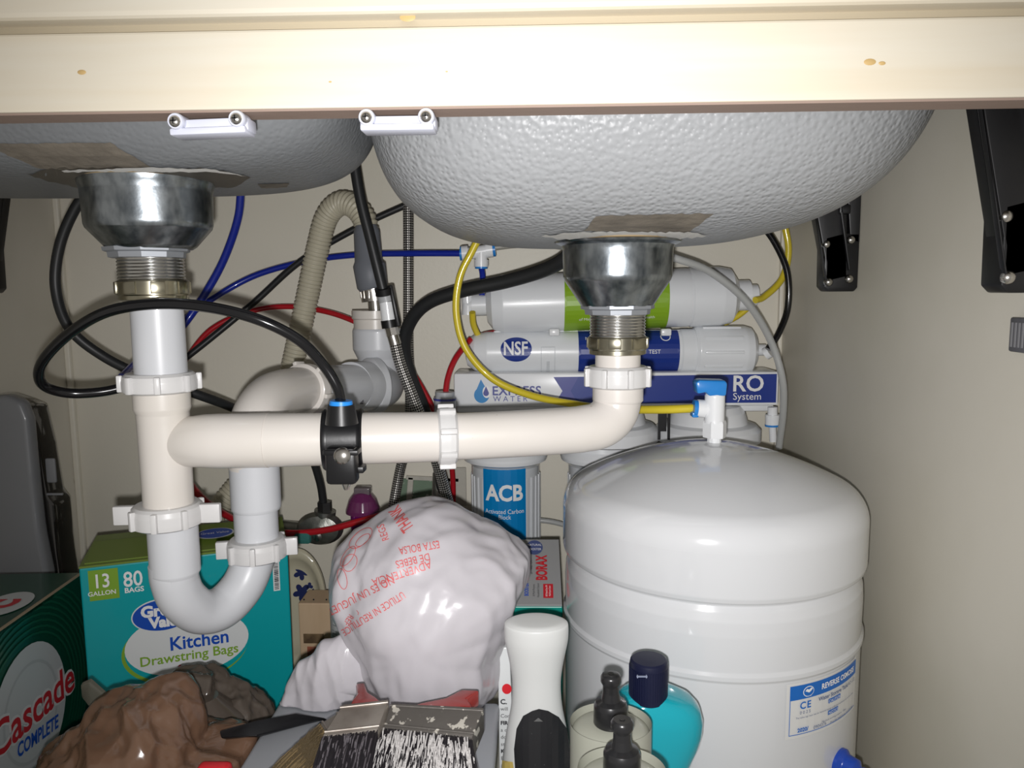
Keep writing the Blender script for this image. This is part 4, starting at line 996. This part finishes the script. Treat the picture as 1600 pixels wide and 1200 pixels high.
# the printed side faces up and forward: a box lying tilted on its back
xt0, xt1 = P(797, 843, Yb_ + .075).x, P(873, 843, Yb_ + .075).x
g = G(); Q = [Vector((xa + .002, Yb_ + .001, zlow + .002)), Vector((xb_ - .0005, Yb_ + .001, zlow + .002)), Vector((xt1, Yb_ + .075, ztopB)), Vector((xt0, Yb_ + .075, ztopB))]
lo = [Vector((q_.x, q_.y, zlow)) for q_ in Q]
g.add(Q + lo, [(0, 1, 2, 3), (4, 7, 6, 5), (0, 4, 5, 1), (1, 5, 6, 2), (2, 6, 7, 3), (3, 7, 4, 0)]); g.build('printed_side', GREYC, bo, smooth=False)
ex_ = (Q[1] - Q[0]).normalized(); ey_ = (Q[3] + Q[2] - Q[0] - Q[1]).normalized(); ey_ = (ey_ - ex_ * ey_.dot(ex_)).normalized(); nB = ex_.cross(ey_)
oB = Q[0]
def buv(px, py): p_ = on_plane(px, py, oB, nB) - oB; return p_.dot(ex_), p_.dot(ey_)
BM = flat(oB, ex_, ey_, .0004)
def btext(s_, px, py, hpx, m, **k_):
    u, v = buv(px, py); a_ = buv(px - hpx / 2, py)[0]; b_ = buv(px + hpx / 2, py)[0]
    return text(s_, BM, u, v, (b_ - a_) * 1.38, m, bo, rot=R(90), e=.0006, **k_)
_, va = buv(850, 868); _, vb = buv(850, 906)
btext('BORAX', 847, 888, 17, CRED, bold=.0006, sxx=.62 * 1.0)
btext('20 MULE TEAM', 829, 886, 6, PBLACK, sxx=.55); btext('DETERGENT', 810, 921, 6, CB, sxx=.62, bold=.0002); btext('BOOSTER', 823, 922, 6.5, CB, sxx=.62, bold=.0002)
btext('& Multi-Purpose', 834, 923, 3.6, PBLACK, sxx=.7); btext('Household Cleaner', 841, 923, 3.6, PBLACK, sxx=.7)
q0 = buv(849, 935); q1 = buv(864, 913); shape('red_badge', rect(q0[0], q0[1], q1[0], q1[1]), BM, CRED, bo, e=.0003)
btext('100% Natural Since 1891', 854, 924, 3.2, PWHITE, sxx=.5); btext('Multi-Purpose Cleaner', 859, 924, 3.2, PWHITE, sxx=.5)
q0 = buv(835, 856); shape('blue_emblem', ell(q0[0], q0[1], .009, .010), BM, mat('navy_seal', (.06, .08, .20), .5), bo, e=.0003)
text('NATURAL', BM, q0[0], q0[1] + .003, .0042, PWHITE, bo, e=.0008, sxx=.8); text('BOOSTER', BM, q0[0], q0[1] - .003, .0042, PWHITE, bo, e=.0008, sxx=.8)
# ------------------------------------------------------------ front right: bottles
def bottlebase(cx, cy, Y): return Vector((P(cx, cy, Y).x, Y, 0))
# white bottle with dark grip
wbt = empty('spray_bottle', bottlebase(837, 1000, .56), 'white waisted cleaner bottle with black grip panel in front of the borax carton', 'bottle')
c0 = bottlebase(838, 1000, .56); s5 = sc(.56)
prw = [(52, 975, 0), (52.5, 988, 0), (51, 1003, 0), (44, 1035, 0), (40, 1065, 0), (42, 1100, 0), (50, 1140, 0), (58, 1190, 0), (62, 1240, 0), (62, 1500, 0)]
g = G(); pr = [(r_ * s5, P(838, y_, .56).z) for r_, y_, _ in prw if P(838, y_, .56).z > .004] + [(62 * s5, .002), (50 * s5, .001)]
pr = [(.010, pr[0][1] + .0035), (40 * s5, pr[0][1] + .003), (49 * s5, pr[0][1] + .0015)] + pr
# smooth resample
def smoothprof(pr, n=4):
    v = catmull([Vector((a, 0, b)) for a, b in pr], n); return [(max(p_.x, .0005), p_.z) for p_ in v]
lathe(g, Vector((c0.x, c0.y, 0)), smoothprof(pr)[::-1], 56, UP, 1, .72); bwo = g.build('bottle_body', mat('white_matte_plastic', (.60, .61, .60), .35, coat=.15), wbt, ang=60)
bt = bvh_of(bwo); fw = projmap(bt, .0008)
gr = [(806, 1210), (804, 1170), (808, 1138), (818, 1118), (832, 1110), (842, 1107), (856, 1110), (872, 1120), (884, 1138), (889, 1170), (892, 1210)]
GRIP = mat('black_speckled_grip', (.018, .018, .020), .35, spots=(500, .72, (.12, .12, .12)))
tag(shape('grip_panel', gr, fw, GRIP, wbt, step=9), 'black grip panel'); shape('arrow', [(834, 1126), (841, 1120), (848, 1126)], fw, mat('grip_grey', (.12, .12, .12), .4), wbt, e=.0008)
ylw = shape('yellow_label', [(786, 1188), (802, 1190), (806, 1215), (786, 1215)], fw, mat('label_yellow', (.55, .42, .12), .5), wbt, step=8)
# white carton edge with print
ec = empty('slim_carton', bottlebase(786, 1100, .60), 'slim white carton edge with small dark print left of the waisted bottle', 'box')
xa2, xb2 = P(779, 1100, .60).x, P(797, 1100, .60).x; ze = P(786, 1012, .60).z
g = G(); prism(g, [Vector((xa2, .60, .001)), Vector((xb2 + .006, .60, .001)), Vector((xb2, .60, ze)), Vector((xa2, .60, ze))], Vector((0, .09, 0)), .001); g.build('carton_body', PAPER, ec, smooth=False)
EM = flat(Vector((xa2, .60, 0)), Vector((1, 0, 0)), UP, .0005)
for i, s_ in enumerate(['C.', 'will', 'Con', 'FIR', 'a qu', 'do p', 'ste', 'KO', 'EN', 'a la', 'tab', 'lo es']):
    text(s_, EM, .0015, P(786, 1096 + i * 11, .60).z, .006 if i == 0 else .0046, PBLACK, ec, align='LEFT', bold=.0002 if i in (0, 3, 7) else 0)
shape('red_dot', ell(.007, P(788, 1076, .60).z, .0040, .0045), EM, PRED, ec)
# mouthwash
mw = empty('mouthwash_bottle', bottlebase(1025, 1100, .525), 'clear teal bottle with dark navy screw cap in front of the tank', 'bottle')
AQ = mat('aqua_liquid', (.01, .36, .44), .08, trans=.12, coat=.5, ior=1.33, bump=(12, .1, .003))
c0 = bottlebase(1022, 1100, .53); s5 = sc(.53)
rows = [(1300, -58, 56, 21), (1235, -60, 54, 21), (1205, -61, 56, 21), (1185, -64, 64, 21.5), (1165, -66, 74, 22), (1145, -66, 80, 22), (1125, -66, 81, 22), (1108, -64, 76, 21), (1096, -60, 64, 19), (1088, -50, 44, 17), (1083, -38, 24, 14), (1081, -33, 14, 12)]
rv = []; rf = []; nn_ = 48
rows = [(P(1022, y_, .53).z, l_, r_, d_) for y_, l_, r_, d_ in rows]; rows = [(.004, -58, 56, 21), (.014, -60, 58, 22)] + [r_ for r_ in rows if r_[0] > .02]
for z_, l_, r_, d_ in rows:
    for k2 in range(nn_):
        a_ = k2 / nn_ * 2 * math.pi; ca_, sa_ = math.cos(a_), math.sin(a_)
        rv.append(Vector((c0.x + ((l_ + r_) / 2 + (r_ - l_) / 2 * math.copysign(abs(ca_) ** .7, ca_)) * s5, .535 + d_ * .001 * math.copysign(abs(sa_) ** .75, sa_), z_)))
for q_ in range(len(rows) - 1):
    for k2 in range(nn_): rf.append((q_ * nn_ + k2, q_ * nn_ + (k2 + 1) % nn_, (q_ + 1) * nn_ + (k2 + 1) % nn_, (q_ + 1) * nn_ + k2))
rf.append(tuple(range(nn_))[::-1]); rf.append(tuple((len(rows) - 1) * nn_ + k2 for k2 in range(nn_)))
g = G(); g.add(rv, rf); g.build('bottle_body', AQ, mw, ang=60)
g = G(); lpx(g, 1013, .53, [(27, 1110), (27, 1090), (24, 1086)]); g.build('neck', AQ, mw)
NV = mat('navy_cap', (.004, .006, .028), .45)
g = G(); lpx(g, 1013, .53, [(29, 1092), (31, 1090), (31, 1036), (30, 1031), (27, 1029), (10, 1028)], 56)
for i in range(48):
    a_ = i / 48 * 6.283; box(g, P(1013, 1062, .53) + Vector((math.cos(a_), math.sin(a_), 0)) * 31 * s5, .0006, .0008, .022, rotz(a_))
cap = g.build('screw_cap', NV, mw, ang=30)
g = G(); cz = P(1003, 1057, .53 - .0135); box(g, P(1003, 1057, .515), .0075, .0012, .0007); box(g, P(996, 1057, .5155), .0007, .0012, .002); box(g, P(1010, 1057, .5155), .0007, .0012, .002); g.build('cap_mark', mat('cap_mark', (.25, .28, .38), .4), mw)
# frosted bottles
FRO = mat('frosted_plastic', (.33, .335, .28), .4, coat=.1); BK = mat('black_cap_plastic', (.014, .014, .015), .28, coat=.2)
def sport(cx, top, Y, k_, lab):
    t = empty('frosted_bottle', bottlebase(cx, 1150, Y), lab, 'bottle', 'frosted bottles with black push-pull caps')
    c = bottlebase(cx, 1150, Y); s_ = sc(Y); zt_ = P(cx, top, Y).z
    def z(dy): return zt_ - dy * s_ * k_
    pr = [(12 * k_, 0), (15, 1.5), (17, 5), (17, 13), (13.5, 19), (13.5, 30), (16, 44), (25, 48), (28, 54), (28.5, 84), (26, 88)]
    g = G(); lathe(g, c, [(r_ * s_ * k_, z(h_)) for r_, h_ in pr][::-1], 40); lathe(g, c, [(4 * s_, z(2)), (5 * s_, z(-1))], 16); g.build('push_pull_cap', BK, t, ang=35)
    g = G()
    lathe(g, c, smoothprof([(20 * s_ * k_, z(84)), (40 * s_ * k_, z(86)), (58 * s_ * k_, z(92)), (66 * s_ * k_, z(104)), (67 * s_ * k_, z(125)), (67 * s_ * k_, .01), (60 * s_ * k_, .001)])[::-1], 48, UP, 1, .9)
    g.build('bottle_body', FRO, t, ang=60)
sport(954, 1053, .465, 1.0, 'rear frosted grey bottle with black push-pull cap beside the teal bottle')
sport(972, 1124, .405, 1.1, 'nearest frosted grey bottle with black push-pull cap at the bottom edge')
# ------------------------------------------------------------ grey tub with lid that carries the pile
ZL = .158
GT = mat('grey_tub_plastic', (.33, .345, .37), .45)
tb = empty('storage_tub', ((P(340, 1190, .53).x + P(776, 1190, .53).x) / 2, .6, 0), 'grey plastic tub with flat lid under the paint brushes', 'tub')
tx0, tx1, ty0, ty1 = -.215, P(776, 1150, .55).x, .425, .605
cxt, cyt = (tx0 + tx1) / 2, (ty0 + ty1) / 2
g = G(); box(g, Vector((cxt, cyt, (ZL - .01) / 2 + .001)), tx1 - tx0 - .02, ty1 - ty0 - .02, ZL - .012, bev=.012, seg=3, ); g.build('tub_body', GT, tb)
g = G(); box(g, Vector((cxt, cyt, ZL - .006)), tx1 - tx0, ty1 - ty0, .012, bev=.004, seg=3); g.build('lid', GT, tb)
# ------------------------------------------------------------ crumpled bags
def outline_blob(outs, disp, seed=0, lev=6, flatz=None, ridge=1.0, freq=22, zs=.7):
    G_ = G()
    for (cx, cy, Yc, dep, pts) in outs:
        n = len(pts); an = sorted([(math.atan2(-(y - cy), x - cx) % (2 * math.pi), math.hypot(x - cx, y - cy)) for x, y in pts])
        def rad(t):
            t %= 2 * math.pi
            for i in range(n):
                a0, r0 = an[i]; a1, r1 = an[(i + 1) % n]
                if i == n - 1: a1 += 2 * math.pi
                tt = t if t >= a0 else t + 2 * math.pi
                if a0 <= tt <= a1:
                    f_ = (tt - a0) / (a1 - a0 + 1e-9); f_ = f_ * f_ * (3 - 2 * f_) * .5 + f_ * .5; return r0 + (r1 - r0) * f_
            return an[0][1]
        tab = [rad(2 * math.pi * i / 360) for i in range(361)]
        bm = bmesh.new(); bmesh.ops.create_icosphere(bm, subdivisions=lev, radius=1)
        pos = []
        for v in bm.verts:
            d_ = v.co; u = d_.x; w_ = d_.z; dy = d_.y; h = math.hypot(u, w_)
            t = math.atan2(w_, u) % (2 * math.pi); a = t / (2 * math.pi) * 360; i = int(a); rr = tab[i] + (tab[min(i + 1, 360)] - tab[i]) * (a - i)
            p = P(cx + rr * u, cy - rr * w_, Yc); q = Vector((p.x, Yc + dep * dy, p.z)); k = (Yc + dep * dy) / Yc
            q = Vector((CAM.x + (p.x - CAM.x), Yc + dep * dy, p.z)); pos.append(q)
        for v, q in zip(bm.verts, pos): v.co = q
        bm.normal_update()
        new = []
        for v in bm.verts:
            q = Vector((v.co.x, v.co.y, v.co.z * zs)) + Vector((seed, 0, seed * 2))
            w = Vector((noise.noise(q * 11), noise.noise(q * 11 + Vector((0, 4, 5))), noise.noise(q * 11 + Vector((5, 9, 2)))))
            f1 = noise.voronoi(q * freq + w * .8)[0][0]; f2 = noise.voronoi(q * freq * 2.2 + w * 1.4)[0][0]; f3 = noise.voronoi(q * freq * 5 + w * 2)[0][0]
            s0 = noise.noise(q * freq * .35)
            new.append(v.co + v.normal * disp * (1.6 * s0 + ridge * (2.2 * f1 + 1.4 * f2 + .6 * f3) - 2.0))
        for v, q in zip(bm.verts, new):
            if flatz is not None and q.z < flatz: q.z = flatz + (q.z - flatz) * .03
            v.co = q
        bm.verts.index_update()
        G_.add([v.co.copy() for v in bm.verts], [tuple(v.index for v in f.verts) for f in bm.faces]); bm.free()
    return G_
def film(name, col, rough, tl, alpha=1.0, crease=60):
    m = mat(name, col, rough, coat=.35, translucent=tl, alpha=alpha)
    nt = m.node_tree; N = nt.nodes; L = nt.links; b = N['Principled BSDF']; tc = N.new('ShaderNodeTexCoord')
    mp = N.new('ShaderNodeMapping'); mp.inputs['Scale'].default_value = (1, 1, .4); mp.inputs['Rotation'].default_value = (.2, .35, 0); L.new(tc.outputs['Object'], mp.inputs[0])
    nz = N.new('ShaderNodeTexNoise'); nz.noise_type = 'RIDGED_MULTIFRACTAL'; nz.inputs['Scale'].default_value = crease * .6; nz.inputs['Detail'].default_value = 3; nz.inputs['Distortion'].default_value = .8
    L.new(mp.outputs[0], nz.inputs['Vector'])
    bp = N.new('ShaderNodeBump'); bp.inputs['Strength'].default_value = .9; bp.inputs['Distance'].default_value = .0026
    L.new(nz.outputs[0], bp.inputs['Height']); L.new(bp.outputs[0], b.inputs['Normal']); return m
WB = film('thin_white_film', (.64, .615, .65), .24, .22, crease=40)
bag = empty('white_plastic_bag', P(672, 960, .63) * 1, 'crumpled white plastic grocery bag with red print knotted beside the drain', 'bag')
main = [(522, 905), (530, 870), (570, 832), (622, 803), (665, 796), (705, 800), (750, 826), (800, 848), (824, 872), (824, 900), (805, 945), (786, 1000), (780, 1050), (750, 1085), (700, 1112), (650, 1120), (610, 1105), (590, 1080), (568, 1040), (560, 1005), (545, 968)]
tail = [(438, 1106), (448, 1080), (455, 1055), (490, 1022), (550, 1000), (640, 1010), (640, 1060), (575, 1080), (525, 1110), (490, 1131), (460, 1122)]
gb = outline_blob([(672, 960, .635, .085, main), (530, 1062, .60, .015, tail)], .0044, 3, 6, ZL + .0012, 1.0, 15, .4)
bo_ = gb.build('film', WB, bag, ang=180)
bt = bvh_of(bo_); fb = projmap(bt, .0010)
REDP = mat('bag_red_print', (.60, .10, .10), .4)
def bagtext(s_, px, py, hpx, rot, m=REDP, bold=0, sxx=1.0, space=1.0):
    vs, fs = text2d(s_, hpx * 1.38, bold, 0, 'CENTER', space, sxx); c_, s1 = math.cos(rot), math.sin(rot)
    g = G(); g.add([fb(px + p_.x * c_ - p_.y * s1, py - (p_.x * s1 + p_.y * c_), 0) for p_ in vs], fs); return g.build('lettering', m, bag, smooth=False)
bagtext('ADVERTENCIA', 628, 896, 13, R(198), sxx=.8); bagtext('DE BEBES', 645, 876, 12, R(194), sxx=.8); bagtext('ESTA BOLSA', 655, 856, 12, R(190), sxx=.7)
bagtext('NO ES UN JUGUETE', 562, 932, 13, R(207), sxx=.75); bagtext('UTILICE NI REUTILICE', 584, 958, 12, R(212), sxx=.7)
bagtext('REF', 546, 968, 10, R(235), sxx=.8)
bagtext('THANK', 628, 812, 20, R(125), sxx=.45, bold=.4); bagtext('REGS', 600, 833, 12, R(110), sxx=.7)
for (cx, cy, rx, ry, ro_) in ((565, 842, 22, 10, .7), (568, 845, 14, 6, .7), (545, 870, 18, 7, 1.0), (536, 905, 7, 16, .2), (548, 880, 10, 14, -.5)):
    pts = [(cx + rx * math.cos(t) * math.cos(ro_) + ry * math.sin(t) * math.sin(ro_), cy - rx * math.cos(t) * math.sin(ro_) + ry * math.sin(t) * math.cos(ro_)) for t in [i / 28 * 6.2832 for i in range(29)]]
    ribbon('drawn_loop', pts, 1.0, REDP, bag, fb, 0)
# brown bags
BRN = film('brown_film', (.19, .108, .068), .2, .15, crease=42)
BRN2 = film('smoky_brown_film', (.13, .105, .085), .2, .15, alpha=.93, crease=46)
b2 = empty('brown_plastic_bag', P(330, 1110, .60) * 1, 'dark smoky brown crumpled bag in front of the teal carton', 'bag')
o2 = [(242, 1075), (262, 1062), (300, 1048), (335, 1050), (352, 1068), (388, 1080), (425, 1118), (400, 1150), (370, 1165), (390, 1220), (300, 1240), (230, 1220), (225, 1120)]
outline_blob([(320, 1130, .645, .04, o2)], .0060, 11, 6, None, 1.0, 20).build('film', BRN2, b2, ang=180)
b1 = empty('brown_plastic_bag', P(200, 1170, .56) * 1, 'large light brown crumpled bag at the bottom left beside the green carton', 'bag')
o1 = [(60, 1205), (95, 1170), (130, 1140), (175, 1105), (225, 1082), (262, 1090), (290, 1125), (312, 1170), (385, 1175), (380, 1260), (200, 1290), (60, 1270)]
outline_blob([(205, 1185, .53, .06, o1)], .0068, 5, 6, None, 1.0, 16).build('film', BRN, b1, ang=180)
g = G(); pts = [P(126, 1072, .585), P(140, 1066, .585), P(176, 1098, .575), P(205, 1112, .57), P(180, 1136, .57), P(150, 1118, .575), P(128, 1090, .585)]
prism(g, pts, Vector((0, .003, .002)), .0005); tag(g.build('clear_scrap', mat('clear_film', (.15, .14, .11), .12, coat=.8, alpha=.75), b1), 'clear film corner')
# supports hidden below: the bags are filled sacks that reach the floor
for (e_, cx, Y_, r_, zt_, m_) in ((b1, 215, .53, .062, .20, BRN), (b2, 315, .625, .045, .20, BRN2)):
    c = Vector((P(cx, 1200, Y_).x, Y_, 0)); g = G(); lathe(g, c, [(r_ * .6, .001), (r_, .012), (r_ * 1.05, .08), (r_ * .9, zt_ - .07), (r_ * .4, zt_ - .05)], 32, UP, 1, .8); g.build('sack', m_, e_)
# ------------------------------------------------------------ brushes
def brush(name_lab, tipL, tipR, ferL, ferR, ferBL, ferBR, zt_, thick, handle_to, bcol, fcol, hcol, nb, streak, splay=.06):
    """points are world corners of the upper face: bristle tip, ferrule front, ferrule back"""
    t = empty('paint_brush', (ferL + ferR) / 2, name_lab, 'brush', 'paint brushes lying on the tub')
    dn = Vector((0, 0, -thick))
    g = G(); vs = [ferL, ferR, ferBR, ferBL]; prism(g, vs, dn, .0012); 
    for f_ in (.12, .88):
        a_ = ferL.lerp(ferBL, f_); b_ = ferR.lerp(ferBR, f_); sweep(g, [a_ + UP * .0002, b_ + UP * .0002], .0009, 8)
    g.build('ferrule', fcol, t, ang=25)
    g = G(); mid_ = (ferBL + ferBR) / 2 + dn * .5; w2 = (ferBR - ferBL) * .36
    dirn = (handle_to - mid_); q = [mid_ - w2, mid_ + w2, mid_ + w2 * .7 + dirn * .3, mid_ + w2 * .32 + dirn * .55, mid_ + w2 * .28 + dirn, mid_ - w2 * .28 + dirn, mid_ - w2 * .32 + dirn * .55, mid_ - w2 * .7 + dirn * .3]
    prism(g, [x + UP * thick * .35 for x in q], dn * .7, .0015); tag(g.build('handle', hcol, t), 'red handle' if hcol is RH else None)
    g = G(); core = [ferL + dn * .12, ferR + dn * .12, tipR.lerp(ferR, .1) + dn * .4, tipL.lerp(ferL, .1) + dn * .4]; prism(g, core, dn * .6); bc = g.build('bristle_core', bcol[0], t, smooth=False)
    for ci, cm in enumerate(bcol):
        g = G(); cnt = nb if ci == 0 else streak
        for i in range(cnt):
            a_ = random.random(); h_ = random.random(); 
            p0 = ferL.lerp(ferR, a_) + dn * h_ * .9; a2 = a_ + random.uniform(-splay, splay); p1 = tipL.lerp(tipR, a2) + dn * (h_ * .6 + .1) + Vector((0, 0, random.uniform(-.002, .003)))
            L_ = random.uniform(.80, 1.0); s0_ = 0 if ci == 0 else random.uniform(.0, .6)
            if ci: h_ = 0; p0 = ferL.lerp(ferR, a_) + UP * .0004; p1 = tipL.lerp(tipR, a2) + UP * .001 + dn * .1; L_ = s0_ + random.uniform(.1, .4)
            st = p0.lerp(p1, s0_); en = p0.lerp(p1, min(L_, 1)); md = st.lerp(en, .5) + UP * .0015
            w_ = (ferR - ferL).normalized() * (.00032 if ci == 0 else .0005)
            g.add([st - w_, st + w_, md - w_, md + w_, en - w_ * .4, en + w_ * .4], [(0, 1, 3, 2), (2, 3, 5, 4)])
        o_ = g.build('bristles' if ci == 0 else 'dried_paint', cm, t, smooth=False); tag(o_, kind='stuff')
    return t
RH = mat('red_lacquer', (.28, .02, .015), .3, coat=.4); FER = mat('dirty_steel', (.30, .27, .24), .4, metal=.6, var=(50, (.17, .14, .12), .7), bump=(90, .3, .001))
FER2 = mat('paint_flecked_steel', (.12, .11, .10), .45, metal=.4, spots=(130, .57, (.55, .52, .46)), bump=(80, .5, .001))
BRB = mat('black_bristle', (.016, .014, .017), .42); DRY = mat('dried_white_paint', (.55, .53, .52), .6); BRT = mat('tan_bristle', (.27, .19, .09), .45); BRT2 = mat('dark_tan_bristle', (.11, .08, .04), .5)
def zp(px, py, z): return hz(px, py, z)
brush('paint brush with clean black bristles and grey ferrule, left under the white bag', zp(478, 1240, .198), zp(566, 1250, .198), zp(503, 1150, .208), zp(590, 1140, .208), zp(535, 1100, .218), zp(608, 1092, .218), 0, .016, hz(563, 1078, .205), [BRB, mat('grey_streak', (.10, .09, .10), .5)], FER, RH, 1400, 60)
brush('wide paint brush with white dried paint on black bristles, right under the bag', zp(560, 1250, .193), zp(740, 1255, .193), zp(592, 1136, .203), zp(738, 1152, .203), zp(612, 1098, .213), zp(757, 1105, .213), 0, .018, hz(735, 1090, .205), [BRB, DRY], FER2, RH, 2600, 330, .12)
brush('tan bristled brush lying at the bottom edge left of the black brush', zp(380, 1245, .191), zp(405, 1290, .191), zp(500, 1130, .195), zp(520, 1160, .195), zp(530, 1112, .199), zp(545, 1140, .199), 0, .012, hz(573, 1092, .2), [BRT, BRT2], FER, RH, 1500, 600)
# black utensil
ut = empty('spatula', P(430, 1140, .57), 'black plastic spatula lying between brown bag and white bag', 'spatula')
g = G(); prism(g, [P(342, 1142, .535), P(400, 1126, .545), P(462, 1114, .56), P(508, 1122, .57), P(470, 1133, .565), P(400, 1150, .545), P(345, 1154, .535)], Vector((0, .008, -.006)), .0012); g.build('handle', BLKP, ut)
# white sheet peeking beneath
wsx = empty('red_lid', P(335, 1200, .52), 'small red plastic lid at the bottom under the brown bags', 'lid')
g = G(); box(g, P(335, 1206, .505), .024, .012, .012, bev=.004, seg=3); g.build('red_piece', PRED, wsx)
